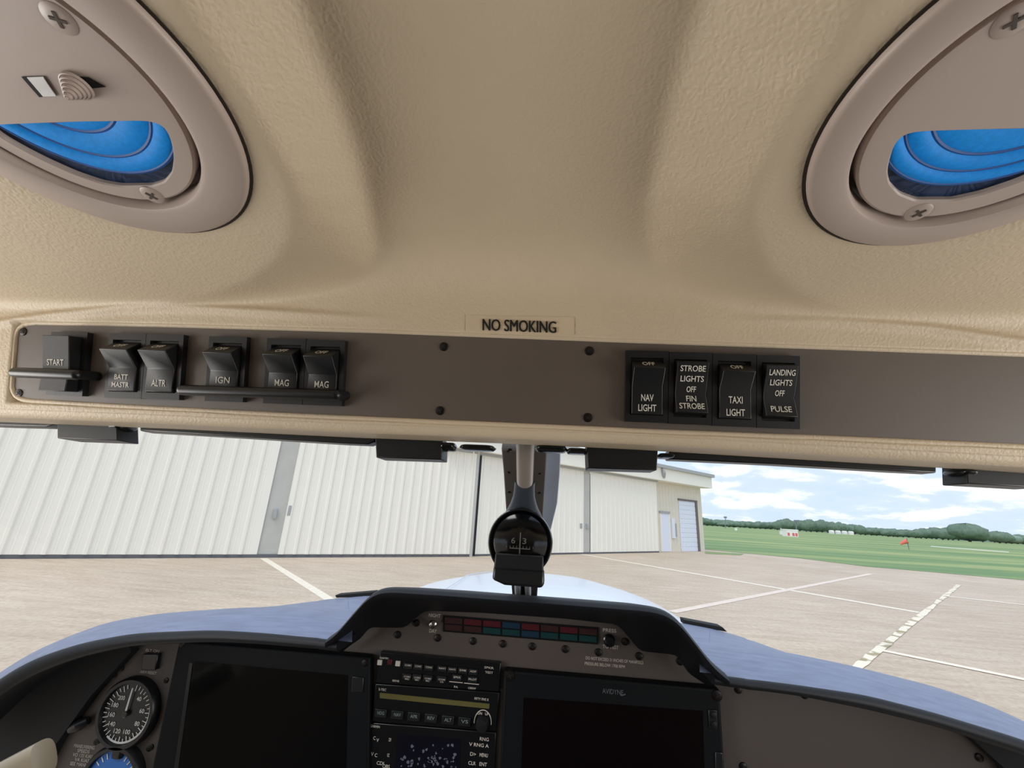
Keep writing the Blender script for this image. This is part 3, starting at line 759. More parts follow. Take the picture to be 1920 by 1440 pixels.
# hood
OUT = [(612, 1199), (628, 1190), (660, 1152), (690, 1118), (708, 1107), (732, 1104.5), (850, 1112), (960, 1120.5), (1100, 1131), (1215, 1140), (1248, 1147), (1273, 1164), (1310, 1211), (1338, 1248), (1366, 1270)]
INN = [(640, 1224), (658, 1209), (676, 1198), (693, 1176), (735, 1177), (760, 1177), (778, 1160), (797, 1145), (902, 1149), (1060, 1160), (1158, 1171), (1180, 1196), (1200, 1221), (1270, 1228), (1290, 1262), (1330, 1288)]
YHD = .520
o3 = smooth_path([ry(*p, YHD) for p in OUT], 90, 4); i3 = smooth_path([ry(*p, YHD + .085) for p in INN], 90, 1)
rows = []
for a, b in zip(o3, i3):
    mid = np.array([0, 0, 1.]) ; dz = b - a
    lip_in = a + (ry(0, 0, YHD) * 0) + np.array([0, .004, -.010])
    back = np.array([a[0] * .97, .70, min(a[2] - .035, H - .125)])
    rows.append([back, a * .55 + back * .45 + np.array([0, 0, .006]), a + np.array([0, .010, .0012]), a + np.array([0, .002, 0]), a + np.array([0, -.002, -.003]), a + np.array([0, -.001, -.007]), a + np.array([0, .006, -.010]), a * .45 + b * .55, b])
g = MB(); g.grid(rows); g.build('hood', LIPM, gl, smooth=True, label='dark hood over the annunciator strip', angle=60)
for q in ([(628, 1116), (700, 1110), (700, 1119), (630, 1121)], [(1282, 1162), (1355, 1176), (1364, 1185), (1284, 1172)]):
    p = [ry(x, y, YFAR + .004) for x, y in q]
    MB().prism(p, (0, .02, 0)).build('defrost_vent', DEEP, gl, bevel=.0008, label='black defroster slot strip')

# ================================================================== INSTRUMENT PANEL
YI = .62
ip = thing('instrument_panel', ry(960, 1300, YI), 'taupe instrument panel under the glareshield', 'panel')
pts = [(60, 1460), (100, 1390), (170, 1300), (238, 1216), (300, 1205), (500, 1200), (640, 1205), (690, 1150), (760, 1135), (1000, 1140), (1190, 1160), (1250, 1200), (1380, 1270), (1500, 1290), (1700, 1320), (1826, 1380), (1892, 1442), (1910, 1480), (1000, 1500), (300, 1500), (50, 1480)]
MB().prism([ry(x, y, YI) for x, y in pts], (0, .004, 0)).build('face_plate', PANELM, ip)
# inner side walls painted near-black for the deep shade between plate and lip
for q in ([(-220, 1560), (-60, 1340), (0, 1300), (100, 1240), (240, 1208), (246, 1222), (170, 1305), (105, 1395), (55, 1490)], [(1815, 1370), (1960, 1420), (2150, 1560), (1930, 1520), (1885, 1442), (1822, 1384)]):
    MB().prism([ry(x, y, YI - .012) for x, y in q], (0, .02, 0)).build('shaded_side_return', SIDED, ip, label='side return coloured near-black for shade')
def I(x, y, d=0.): return ry(x, y, YI - d)
for x, y in [(746, 1190), (821, 1196), (887, 1202), (943, 1207), (998, 1212), (1060, 1217), (1122, 1223), (1198, 1230), (781, 1168), (1172, 1203), (1275, 1240)]:
    screw(ip, I(x, y), X3, Z3, -Y3, .0046, SCREWD, CROSSD, dome=.5)
for x, y in [(1384, 1293), (1508, 1303), (1393, 1437), (1835, 1420), (228, 1252), (170, 1292)]:
    screw(ip, I(x, y), X3, Z3, -Y3, .0044, SCREWD, CROSSD, dome=.5)
k = MB(); text_on(k, 'DO NOT EXCEED 31 INCHES OF MANIFOLD', I(1152, 1238, .0004), X3 * .998, Z3, .072, .0034)
text_on(k, 'PRESSURE BELOW 1700 RPM', I(1134, 1247, .0004), X3, Z3, .050, .0034)
DIMW = mat('dim_white_print', (200, 192, 180), .6)
k.build('lettering', DIMW, ip, label='two lines of small white print')
k = MB()
for j, wd in enumerate((38, 22, 36, 26, 40)):
    text_on(k, ('MANEUVERING', 'SPEEDS', 'VO 133 KIAS', 'VA KIAS', 'SEE MANUAL')[j], I(158 - j * 1.5, 1400 + j * 8.4, .0004), X3, Z3, wd * .00078, .0038)
k.build('lettering', DIMW, ip, label='five lines of small white print')

# annunciator
an = thing('annunciator', I(975, 1185), 'annunciator strip of dark red, blue and teal legend cells under the hood', 'annunciator')
aq = [(832, 1155), (1121, 1178), (1120, 1207), (832, 1183)]
def AQ(s, t, d):   # s along, t down
    x = (aq[0][0] * (1 - s) + aq[1][0] * s) * (1 - t) + (aq[3][0] * (1 - s) + aq[2][0] * s) * t
    y = (aq[0][1] * (1 - s) + aq[1][1] * s) * (1 - t) + (aq[3][1] * (1 - s) + aq[2][1] * s) * t
    return I(x, y, d)
MB().prism([AQ(-.005, -.05, .002), AQ(1.005, -.05, .002), AQ(1.005, 1.05, .002), AQ(-.005, 1.05, .002)], (0, .006, 0)).build('frame', GLOSSB, an)
cells = [[BRNC, REDC, REDC, BLUC, REDC, BRNC, REDC, BRNC], [BRNC, BRNC, TEAC, TEAC, BLUC, TEAC, TEAC, TEAC]]
for r in range(2):
    for c in range(8):
        s0, s1_ = c / 8 + .006, (c + 1) / 8 - .006; t0, t1 = .08 + r * .47, .46 + r * .47
        MB().prism([AQ(s0, t0, .0028), AQ(s1_, t0, .0028), AQ(s1_, t1, .0028), AQ(s0, t1, .0028)], (0, .001, 0)).build('legend_cell', cells[r][c], an)

tg = thing('toggle_switch', I(812, 1170), 'small chrome toggle between its NIGHT and DAY marks, left of the annunciator', 'switch')
MB().lathe(I(812, 1170), X3, Z3, -Y3, [(.005, -.001), (.005, .002), (.0035, .003), (.0034, .007), (.001, .0075)], 20).build('bushing', CHROME, tg, smooth=True)
MB().tube([I(812, 1170, .005), I(812, 1167, .016)], [.0014, .0021], 12).build('lever', CHROME, tg, smooth=True)
k = MB(); text_on(k, 'NIGHT', I(815, 1154, .0004), X3, Z3, .016, .0042); k.build('lettering', DIMW, tg); k = MB(); text_on(k, 'DAY', I(812, 1183, .0004), X3, Z3, .010, .0042); k.build('lettering', DIMW, tg)
tb = thing('test_button', I(1142, 1200), 'black round button marked PRESS TO TEST, right of the annunciator', 'button')
MB().lathe(I(1142, 1200), X3, Z3, -Y3, [(.0075, -.001), (.0075, .003), (.006, .004), (.006, .009), (.0052, .0098), (.001, .01)], 28).build('cap', GLOSSB, tb, smooth=True)
k = MB(); text_on(k, 'PRESS', I(1143, 1182, .0004), X3, Z3, .017, .0040); k.build('lettering', DIMW, tb); k = MB(); text_on(k, 'TO TEST', I(1145, 1213, .0004), X3, Z3, .020, .0040); k.build('lettering', DIMW, tb)

def quad_prism(mb, px, d, th): return mb.prism([I(x, y, d) for x, y in px], (0, th, 0))
def display(bez, scr, label, scrm, logo=None, extra=None):
    t = thing('flight_display', I(*bez[0]), label, 'display')
    quad_prism(MB(), bez, .014, .016).build('bezel', BEZEL, t, bevel=.003, seg=3)
    quad_prism(MB(), scr, .0144, .001).build('screen', scrm, t)
    if extra: extra(t)
    return t
def left_extra(t):
    for x, y in [(341, 1207), (684, 1243)]: screw(t, I(x, y, .0142), X3, Z3, -Y3, .004, SCREWD, CROSSD)
    MB().prism([I(x, y, .0150) for x, y in [(355, 1243), (361, 1243), (330, 1470), (322, 1470)]], (0, .002, 0)).build('side_strip', RUBBER, t)
    MB().prism([I(x, y, .0155) for x, y in [(660, 1268), (682, 1270), (680, 1300), (658, 1298)]], (0, .003, 0)).build('rocker_key', RUBBER, t, bevel=.001)
display([(335, 1201), (694, 1232), (690, 1480), (275, 1480)], [(366, 1240), (652, 1266), (648, 1480), (318, 1480)],
        'blank dark flight display on the airspeed-indicator side of the radio stack', SCREEN, extra=left_extra)
def right_extra(t):
    for x, y in [(956, 1267), (1345, 1304)]: screw(t, I(x, y, .0142), X3, Z3, -Y3, .006, SCREWD, CROSSD)
    MB().prism([I(x, y, .0158) for x, y in [(1328, 1330), (1345, 1331), (1346, 1368), (1330, 1367)]], (0, .003, 0)).build('key_pad', RUBBER, t, bevel=.0012)
    for x, y in [(1338, 1341), (1339, 1359)]: MB().lathe(I(x, y, .0158), X3, Z3, -Y3, [(.0036, 0), (.0034, .0012), (.001, .0016)], 18).build('key', BLACK, t, smooth=True)
    MB().prism([I(x, y, .0158) for x, y in [(1341, 1410), (1356, 1411), (1359, 1480), (1342, 1480)]], (0, .003, 0)).build('rocker_key', RUBBER, t, bevel=.0012)
    k = MB(); text_on(k, 'AVIDYNE', I(1149, 1297, .0146), X3, Z3, .025, .0052)
    for j in range(6): k.box(I(1164 + j * 1.6, 1304 - abs(j - 1.5) * .6, .0146), (.0012, .0003, .0012))
    k.build('maker_lettering', mat('dim_grey_print', (84, 88, 94), .5), t)
display([(945, 1256), (1350, 1292), (1362, 1480), (935, 1480)], [(982, 1308), (1318, 1333), (1322, 1480), (976, 1480)],
        'blank dark flight display beside the bare taupe end of the panel', SCREENR, extra=right_extra)

# radio stack
au = thing('audio_panel', I(820, 1260), 'black audio control panel with rows of small keys, top of the radio stack', 'radio')
quad_prism(MB(), [(713, 1222), (939, 1243), (936, 1297), (704, 1280)], .008, .010).build('face', GLOSSB, au, bevel=.0008)
dp = .0105
k = MB()
text_on(k, 'GARMIN', I(720, 1234, .0084), X3, Z3, .0115, .0022)
for j, s in enumerate(('COM1', 'COM2', 'COM3', 'NAV1', 'NAV2', 'DME', 'ADF')):
    text_on(k, s, I((765, 784, 804, 829, 848, 868, 887)[j], 1247.5 + j * 1.9, .0112), X3, Z3, .0082, .0021)
for j, s in enumerate(('COM1\nMIC', 'COM2\nMIC', 'COM3\nMIC', 'COM\n1/2')):
    text_on(k, s, I((763, 782, 802, 828)[j], 1271 + j * 1.8, .0112), X3, Z3, .0082, .0044)
text_on(k, 'SENS', I(742, 1276.5, .0084), X3, Z3, .009, .0022)
text_on(k, 'SPKR', I(857, 1270, .0112), X3, Z3, .009, .0022); text_on(k, 'PA', I(855, 1288, .0084), X3, Z3, .005, .0022)
text_on(k, 'PILOT', I(886, 1274, .0112), X3, Z3, .010, .0022); text_on(k, 'CREW', I(885, 1290.5, .0084), X3, Z3, .010, .0022)
text_on(k, 'SPKR', I(917, 1252, .0084), X3, Z3, .012, .0024); text_on(k, 'TEST', I(917, 1261, .0084), X3, Z3, .010, .0024)
k.box(I(855, 1279, .0084), (.017, .0003, .0008)); k.box(I(884, 1282, .0084), (.019, .0003, .0008))
k.build('lettering', DIMW, au)
for j in range(7):
    x = (765, 784, 804, 829, 848, 868, 887)[j]; MB().box(I(x, 1248 + j * 1.9, .0095), (.0115, .003, .0065)).build('key', BLACK, au, bevel=.0005)
for j in range(6):
    x = (763, 782, 802, 828, 857, 886)[j]; MB().box(I(x, (1268, 1269.5, 1271.5, 1273, 1270, 1274)[j], .0095), (.0115, .003, .0065)).build('key', BLACK, au, bevel=.0005)
for x, y, m_ in ((712, 1242, DIMW), (731, 1241, REDC), (746, 1244, DIMW)):
    MB().box(I(x, y, .0088), (.006, .002, .006)).build('marker_lamp', m_, au, bevel=.0004)

ap = thing('autopilot_controller', I(815, 1320), 'black autopilot controller with an olive strip display, middle of the radio stack', 'radio')
quad_prism(MB(), [(704, 1282), (936, 1299), (930, 1372), (697, 1353)], .008, .010).build('face', GLOSSB, ap, bevel=.0008)
quad_prism(MB(), [(712, 1299), (918, 1320), (917, 1329), (712, 1309)], .0088, .002).build('strip_display', LCD, ap, label='unlit olive strip display')
k = MB(); text_on(k, 'S-TEC', I(717, 1293, .0084), X3, Z3, .010, .0026); text_on(k, 'FIFTY FIVE X', I(903, 1311, .0084), X3, Z3, .018, .0026)
k.build('lettering', DIMW, ap)
DIMT = mat('dim_teal_print', (110, 124, 118), .6)
for j, s in enumerate(('HDG', 'NAV', 'APR', 'REV', 'ALT', 'VS')):
    b_ = MB().box(I((714, 745, 776, 808, 840, 871)[j], 1337 + j * 3.2, .0095), (.015, .003, .009)).build('key', BLACK, ap, bevel=.0006)
    k = MB(); text_on(k, s, I((714, 745, 776, 808, 840, 871)[j], 1337 + j * 3.2, .0112), X3, Z3, .0088, .0036); k.build('lettering', DIMT, b_)
MB().lathe(I(905, 1355, .008), X3, Z3, -Y3, [(.0075, 0), (.0075, .008), (.0065, .010), (.001, .0105)], 28).build('knob', BLACK, ap, smooth=True)
k = MB(); k.tube([I(905, 1355, .0086) + .0105 * np.array([math.cos(a), 0, math.sin(a) * 1.25]) for a in np.linspace(-.1, math.pi + .1, 20)], .0005, 6); text_on(k, 'DN   UP', I(906, 1338, .0086), X3, Z3, .014, .0028)
k.build('arc_mark', DIMW, ap)

gp = thing('navigator', I(810, 1400), 'black navigator with a small smudged map screen, bottom of the radio stack', 'radio')
quad_prism(MB(), [(696, 1355), (930, 1374), (926, 1480), (688, 1480)], .008, .010).build('face', GLOSSB, gp, bevel=.0008)
sq = quad_prism(MB(), [(746, 1376), (863, 1386), (861, 1480), (738, 1480)], .0086, .002).build('map_screen', MAPM, gp)
k = MB()
for _ in range(46):
    x = rng.uniform(752, 855); y = rng.uniform(1388, 1440) if rng.random() < .6 else rng.uniform(1420, 1440); s = rng.uniform(.0008, .0022)
    k.add([I(x, y, .0088) + s * rng.uniform(.5, 1.3) * np.array([math.cos(a), 0, math.sin(a)]) for a in np.linspace(0, 2 * math.pi, 7, endpoint=False)], [tuple(range(7))])
k.build('fingerprint_smudge', SMUDGE, sq, label='pale greasy smudges')
k = MB(); text_on(k, 'GARMIN', I(703, 1362, .0084), X3, Z3, .0125, .0026)
for s, x, y, w_ in (('C', 702, 1384, .003), ('V', 708, 1388, .003), ('V', 698, 1414, .003), ('C', 705, 1416, .003), ('COM', 731, 1387, .003), ('VLOC', 728, 1416, .003), ('CDI', 713, 1431, .009), ('OBS', 724, 1437, .009),
                    ('RNG', 908, 1386, .011), ('V RNG A', 898, 1397, .024), ('D>', 887, 1414, .007), ('MENU', 907, 1416, .010), ('CLR', 885, 1431, .009), ('ENT', 906, 1433, .009)):
    text_on(k, s, I(x, y, .0084), X3, Z3, w_, .0036)
k.build('lettering', DIMW, gp)

# gauges
def gauge(cx, cy, Rm, label, face, airspeed):
    t = thing('round_gauge', I(cx, cy), label, 'gauge'); c = I(cx, cy)
    MB().lathe(c, X3, Z3, -Y3, [(Rm * 1.06, -.001), (Rm * 1.06, .008), (Rm * 1.0, .011), (Rm * .90, .011), (Rm * .87, .006)], 64).build('bezel', RUBBER, t, smooth=True)
    f = MB().lathe(c, X3, Z3, -Y3, [(Rm * .88, .0064), (Rm * .02, .0066)], 64).build('dial', face, t, smooth=True)
    k = MB(); d = -Y3 * .0072
    def tick(a, r0, r1, w):
        u = np.array([math.sin(a), 0, math.cos(a)]); v = np.array([math.cos(a), 0, -math.sin(a)])
        k.box(c + d + u * Rm * (r0 + r1) / 2, (Rm * (r1 - r0), .0003, w), (u, Y3, v))
    if airspeed:
        for q in range(36):
            a = math.radians(8 + q * 9.6); tick(a, .66 if q % 2 == 0 else .72, .84, .0009)
        for a0, a1 in ((70, 215),):
            k.add([c + d + Rm * r_ * np.array([math.sin(math.radians(a)), 0, math.cos(math.radians(a))]) for a in np.linspace(a0, a1, 30) for r_ in (.80, .86)], [(2 * i, 2 * i + 2, 2 * i + 3, 2 * i + 1) for i in range(29)])
        for s, a in (('40', 35), ('60', 78), ('80', 118), ('100', 160), ('120', 198), ('140', 232), ('160', 262), ('180', 292), ('200', 322)):
            text_on(k, s, c + d + Rm * .54 * np.array([math.sin(math.radians(a)), 0, math.cos(math.radians(a))]), X3, Z3, Rm * (.17 if len(s) == 2 else .24), Rm * .13)
        k.build('scale_marks', DIALW, f)
        k = MB(); a = math.radians(2); u = np.array([math.sin(a), 0, math.cos(a)]); v = np.array([math.cos(a), 0, -math.sin(a)])
        k.prism([c + d * 1.3 - v * .0011 - u * Rm * .1, c + d * 1.3 + v * .0011 - u * Rm * .1, c + d * 1.3 + v * .0007 + u * Rm * .76, c + d * 1.3 - v * .0007 + u * Rm * .76], -Y3 * .0006)
        k.build('needle', DIALW, t)
        MB().lathe(c + d * 1.3, X3, Z3, -Y3, [(.004, 0), (.0035, .0012), (.0003, .0014)], 20).build('needle_hub', GLOSSB, t, smooth=True)
        k = MB(); k.box(c - Z3 * Rm * 1.1 - Y3 * .006 + X3 * .004, (.014, .010, .012)); k.build('baro_boss', RUBBER, t, bevel=.003)
    else:
        for q in range(-4, 5): tick(math.radians(q * 13), .68, .84, .0010)
        k.build('scale_marks', DIALW, f)
    for sx, sz in ((-1, 1), (1, 1), (-1, -1), (1, -1)):
        screw(t, c + np.array([sx * Rm * .98, 0, sz * Rm * .98]), X3, Z3, -Y3, .0034, SCREWD, CROSSD, dome=.4)
gauge(247, 1333, .0385, 'round airspeed indicator with a white scale and upright needle', GLASSD, True)
gauge(216, 1462, .0385, 'blue-faced round gauge under the airspeed indicator, mostly below the frame', BLUEG, False)
sb = thing('square_switch', I(280, 1242), 'small square black switch above the airspeed indicator', 'switch')
MB().prism([I(x, y, .006) for x, y in [(268, 1226), (296, 1226), (291, 1257), (264, 1256)]], (0, .008, 0)).build('body', GLOSSB, sb, bevel=.001)
k = MB(); text_on(k, 'ELT ON', I(286, 1220, .0004), X3, Z3, .020, .0032); text_on(k, 'ARM RESET', I(278, 1261, .0004), X3, Z3, .024, .0032); k.build('lettering', DIMW, sb)
cl = thing('panel_key', I(150, 1358), 'small black lever key on the panel left of the airspeed indicator', 'switch')
MB().tube([I(136, 1366, .006), I(150, 1358, .009), I(166, 1350, .006)], [.006, .007, .005], 12).build('lever', RUBBER, cl, smooth=True)

# beige grip in the lower corner
YG = .47
yk = thing('control_grip', ry(60, 1440, YG), 'glossy beige plastic grip end rising below the airspeed indicator', 'grip')
sec = []
for s in np.linspace(0, 1, 12):
    c = ry(-70, 1510, YG) * (1 - s) + ry(83, 1420, YG) * s; r = .020 - .004 * s
    ax = ry(83, 1420, YG) - ry(-70, 1510, YG); ax /= np.linalg.norm(ax); w_ = np.cross(ax, Y3); w_ /= np.linalg.norm(w_)
    if w_[2] < 0: w_ = -w_
    sec.append([c + r * (w_ * math.copysign(abs(math.sin(a)) ** .7, math.sin(a)) * 1.0 + Y3 * math.copysign(abs(math.cos(a)) ** .7, math.cos(a)) * .7) for a in np.linspace(0, 2 * math.pi, 28, endpoint=False)])
g = MB().rings(sec, True, False).build('shell', YOKEM, yk, smooth=True, angle=60)
last = np.array(sec[-1]); lc_ = last.mean(0)
MB().rings([[tuple(p) for p in last], [tuple(lc_ + (p - lc_) * .86 + np.array([.0012, 0, 0])) for p in last]], True, True).build('end_cap', YOKEM, yk, smooth=True)

# ================================================================== OUTSIDE
# aircraft nose
ns = thing('engine_cowling', (0, 1.6, H - .5), 'white engine cowling of the aircraft seen past the hood', 'cowling')
cx0 = -.02
secs = [(.80, .60, -.205, 2.6), (1.05, .58, -.180, 2.7), (1.35, .55, -.176, 2.7), (1.7, .49, -.207, 2.7), (2.0, .43, -.243, 2.6), (2.25, .37, -.288, 2.4), (2.45, .28, -.36, 2.2), (2.6, .16, -.46, 2.0)]
rows = []
for Y, hw, zt, p in secs:
    row = []
    for a in np.linspace(-.30 * math.pi, 1.30 * math.pi, 61):
        c_, s_ = math.cos(a), math.sin(a)
        x = math.copysign(abs(c_) ** (2 / p), c_) * hw; z = math.copysign(abs(s_) ** (2 / p), s_)
        zz = (zt - .42) + (.42) * z if z > 0 else (zt - .42) + .45 * z
        row.append((cx0 + x, Y, H + zz))
    rows.append(row)
g = MB(); g.grid(rows); g.build('cowl_skin', WHITEP, ns, smooth=True, angle=80)
def cowl_z(x, Y):
    ys = [s[0] for s in secs]; hw = np.interp(Y, ys, [s[1] for s in secs]); zt = np.interp(Y, ys, [s[2] for s in secs]); p = np.interp(Y, ys, [s[3] for s in secs])
    q = min(.999, abs(x - cx0) / hw); return H + zt - .42 + .42 * (1 - q ** p) ** (1 / p)
k = MB(); k.tube([(cx0 - .16 - .05 * (2.2 - Y), Y, cowl_z(cx0 - .16, Y) + .0) for Y in np.linspace(.9, 2.2, 16)], .0016, 6); k.build('hinge_seam', SEAM, ns)
k = MB(); k.tube([(cx0 + .24 + .03 * (2.0 - Y), Y, cowl_z(cx0 + .24 + .03 * (2.0 - Y), Y)) for Y in np.linspace(.9, 2.0, 16)], .0016, 6); k.build('hinge_seam', SEAM, ns)

# apron
fl = MB(); fl.grid([[(x, y, 0) for y in (-1500, -60, 0, 60, 2500)] for x in (-2500, -60, 0, 60, 2500)])
floor = fl.build('floor', APRON, None); props(floor, 'tan concrete apron with painted lines', None, None, 'structure')
GZ = [.002]
def ground_line(a, b, wid, name, m, z=None, jag=0.):
    GZ[0] += .0012; z = GZ[0]
    p = rz(*a); q = rz(*b); n = 90 if jag else 2
    d = (q - p); d /= np.linalg.norm(d); s = np.array([-d[1], d[0], 0]); L = []; Rr_ = []
    J = [np.convolve(rng.uniform(-jag, jag, n + 4), [.2, .2, .2, .2, .2], 'valid') * 2.4 for _ in range(2)]
    for i in range(n):
        c = p + (q - p) * i / (n - 1); c[2] = z; w0 = wid / 2 * (1 + J[0][i]); w1 = wid / 2 * (1 + J[1][i])
        L.append(c + s * w0); Rr_.append(c - s * w1)
    g_ = MB(); g_.grid([L, Rr_]); return g_.build(name, m, floor)
ground_line((494, 1047), (640, 1138), .2, 'painted_line', LINEP)
ground_line((1090, 1039), (1725, 1149), .26, 'painted_line', LINEP)
ground_line((1260, 1148), (1634, 1076), .2, 'painted_line', LINEF)
ground_line((1772, 1118), (1990, 1142), .22, 'painted_line', LINEP)
ground_line((1648, 1219), (2050, 1301), .16, 'painted_line', LINEP)
ground_line((1590, 1266), (1798, 1097), .13, 'cracked_joint', CRACK, None, .3)

# grass field
e = [rz(1300, 1028), rz(1391, 1037), rz(1500, 1047), rz(1620, 1062), rz(1760, 1074), rz(1920, 1088), rz(2400, 1135)]
far = [(-100, 900, .01), (600, 1900, .01), (2400, 1500, .01), (2000, 0, .01)]
poly = [(p[0], p[1], .01) for p in e]
g = MB(); g.add(poly + [(2000, poly[-1][1] - 10, .01), (2400, 1500, .01), (900, 2000, .01), (poly[0][0] + 1.5, 2000, .01)], [tuple(range(len(poly) + 4))])
gr = g.build('grass_field', GRASS, None); props(gr, 'green airfield grass beyond the apron edge', 'grass', None, 'stuff')
g = MB(); g.add([rz(1322, 1034, .012), rz(1395, 1038, .012), rz(1388, 1041, .012), rz(1322, 1038, .012)], [(0, 1, 2, 3)])
o = g.build('grass_strip', GRASS, None); props(o, 'small strip of grass at the hangar corner', 'grass', None, 'stuff')
g = MB(); pA, pB = rz(1745, 1023.5, .02), rz(1892, 1034.5, .02); pC, pD = rz(1892, 1036.0, .02), rz(1745, 1025.0, .02)
g.add([pA, pB, pC, pD], [(0, 1, 2, 3)]); o = g.build('taxiway', STRIPC, None); props(o, 'pale taxiway strip far out in the grass', None, None, 'structure')

# hangar --------------------------------------------------------------
hb = thing('hangar', rz(880, 1044), 'long cream ribbed steel hangar with tall sliding doors across the apron', 'building')
def wall_plane(a, b):
    p = rz(*a); q = rz(*b); d = q - p; d /= np.linalg.norm(d); n = np.array([d[1], -d[0], 0]); return p, d, n   # n towards the aircraft
def ribbed(p, d, n, s0, s1, z0, z1, pitch, depth, name, m, ribw=.055, phase=0., flat_between=True, dip=False):
    prof = [(s0, 0)]; s = s0 + phase
    while s + 2 * ribw < s1:
        prof += [(s, 0), (s + ribw * .35, depth), (s + ribw * 1.1, depth), (s + ribw * 1.45, 0)]
        if flat_between:
            for f_ in (.35, .5, .65): prof += [(s + pitch * f_ - .02, 0), (s + pitch * f_, depth * .16), (s + pitch * f_ + .02, 0)]
        s += pitch
    prof.append((s1, 0)); prof = sorted([q for q in prof if q[0] <= s1])
    g_ = MB(); g_.grid([[p + d * a + n * b + Z3 * (z - p[2]) for z in (z0, z1)] for a, b in prof]); return g_
pl_, dl, nl = wall_plane((0, 1048), (880, 1044))
def s_at(px, py, p, d, n):
    q = rp(px, py, p, n); return (q - p).dot(d), q[2]
S = lambda px, py=1046: s_at(px, py, pl_, dl, nl)[0]
ribs_px = [32, 73, 115, 155, 193, 230, 267, 298, 330, 362, 390, 417, 443, 472]
rs_ = [S(x) for x in ribs_px]; pitch = (rs_[-1] - rs_[0]) / (len(rs_) - 1)
sA, sB, sC = S(480), S(522), S(884, 1044)
HT = 7.5
ribbed(pl_, dl, nl, -9, sA, .10, HT, pitch, .045, 'x', None, ribw=.085, phase=(rs_[0] + 9) % pitch).build('door_leaf', HANG, hb, label='ribbed cream sliding door leaf')
ribbed(pl_, dl, nl, sB, sC, .10, HT, pitch * .93, .045, 'x', None, ribw=.085, phase=.02).build('door_leaf', HANG, hb, label='ribbed cream sliding door leaf')
def wall_box(p, d, n, s0, s1, z0, z1, o0, o1, name, m, parent=hb, bevel=0., label=None):
    g_ = MB(); c = p + d * (s0 + s1) / 2 + n * (o0 + o1) / 2; c = np.array([c[0], c[1], (z0 + z1) / 2])
    g_.box(c, (s1 - s0, o1 - o0, z1 - z0), (d, n, Z3)); return g_.build(name, m, parent, bevel=bevel, label=label)
wall_box(pl_, dl, nl, sA, sB, .10, HT, -.10, -.04, 'door_stile', HANGG, label='grey recessed stile between door leaves')  # stile colour greyed for the shade of its recess
wall_box(pl_, dl, nl, sB - .04, sB + .05, .10, HT, -.08, .03, 'stile_edge', HANG)
wall_box(pl_, dl, nl, -9, sC, 0.0, .10, -.06, .0, 'bottom_seal', DARKG, label='dark rubber bottom seal')
wall_box(pl_, dl, nl, sC - .10, sC + .02, .0, HT, -.16, .02, 'stile_edge', HANGG)
for px, py in ((516, 962), (543, 956)):
    s, z = s_at(px, py, pl_, dl, nl); wall_box(pl_, dl, nl, s - .05, s + .05, z - .18, z + .14, -.03, .05, 'latch', GUTTER, bevel=.015)
# leaves right of the centre seam
p2, d2, n2 = wall_plane((890, 1043), (1236, 1036))
S2 = lambda px, py=1040: s_at(px, py, p2, d2, n2)[0]
EZ = s_at(1232, 907, p2, d2, n2)[1]; EZ0 = s_at(1051, 873, p2, d2, n2)[1]; ez = (EZ + EZ0) / 2
sD, sE, sF = S2(1094), S2(1107), S2(1236, 1036)
ribbed(p2, d2, n2, 0, sD, .08, ez, pitch, .03, 'x', None, ribw=.085, phase=.1).build('door_leaf', HANG, hb)
ribbed(p2, d2, n2, sE, sF, .08, ez, pitch, .03, 'x', None, ribw=.085, phase=.1).build('door_leaf', HANG, hb)
wall_box(p2, d2, n2, sD, sE, .08, ez, -.10, -.03, 'door_stile', HANGG, label='grey recessed stile between door leaves')
wall_box(p2, d2, n2, 0, sF, 0, .08, -.05, 0, 'bottom_seal', DARKG)
wall_box(p2, d2, n2, -.5, .16, 0, ez, -.35, -.12, 'dark_gap', DARKG, label='dark gap between the leaves')
for px, py in ((1089, 986), (1101, 987)):
    s, z = s_at(px, py, p2, d2, n2); wall_box(p2, d2, n2, s - .07, s + .07, z - .12, z + .12, -.04, .05, 'latch', GUTTER, bevel=.015)
# header track, fascia and gutter over the doors
tz = s_at(1232, 896, p2, d2, n2)[1]
wall_box(p2, d2, n2, -2.0, sF, ez, ez + .10, -.1, .14, 'door_track', GUTTER)
# office end
p3 = p2 + d2 * sF - n2 * .25; d3, n3_ = d2, n2
S3 = lambda px, py: s_at(px, py, p3, d3, n3_)
sG = S3(1322, 1036)[0]
oz = S3(1311, 925)[1]
ribbed(p3, d3, n3_, 0, sG, 0, ez + .4, .35, .02, 'x', None, ribw=.05).build('office_wall', HANGO, hb, label='ribbed cream wall at the office end')
g = MB(); g.add([p3 + d3 * sG, p3 + d3 * sG - n3_ * 14, p3 + d3 * sG - n3_ * 14 + Z3 * ez, p3 + d3 * sG + Z3 * ez], [(0, 1, 2, 3)]); g.build('end_wall', HANGO, hb)
sH, fz0 = S3(1316, 922); fz1 = S3(1326, 909)[1]
wall_box(p2, d2, n2, -2.0, sF + sG + .35, ez + .10, ez + .85, -.3, .45, 'fascia', HANG, label='white fascia board under the gutter')
wall_box(p2, d2, n2, -2.0, sF + sG + .5, ez + .85, ez + 1.05, -.3, .62, 'gutter', GUTTER, label='grey roof gutter')
g = MB(); c = p2 + d2 * sF + n2 * .5; g.tube([c + Z3 * (ez + .82), c + Z3 * (ez + .55) + n2 * .1, c + Z3 * (ez + .35) + d2 * .1, c + Z3 * (ez + .30) + d2 * .5 - n2 * .3], .10, 10); g.build('downspout_elbow', GUTTER, hb, smooth=True)
wall_box(p3, d3, n3_, -.15, .10, 0, ez + .1, 0, .12, 'corner_trim', HANG)
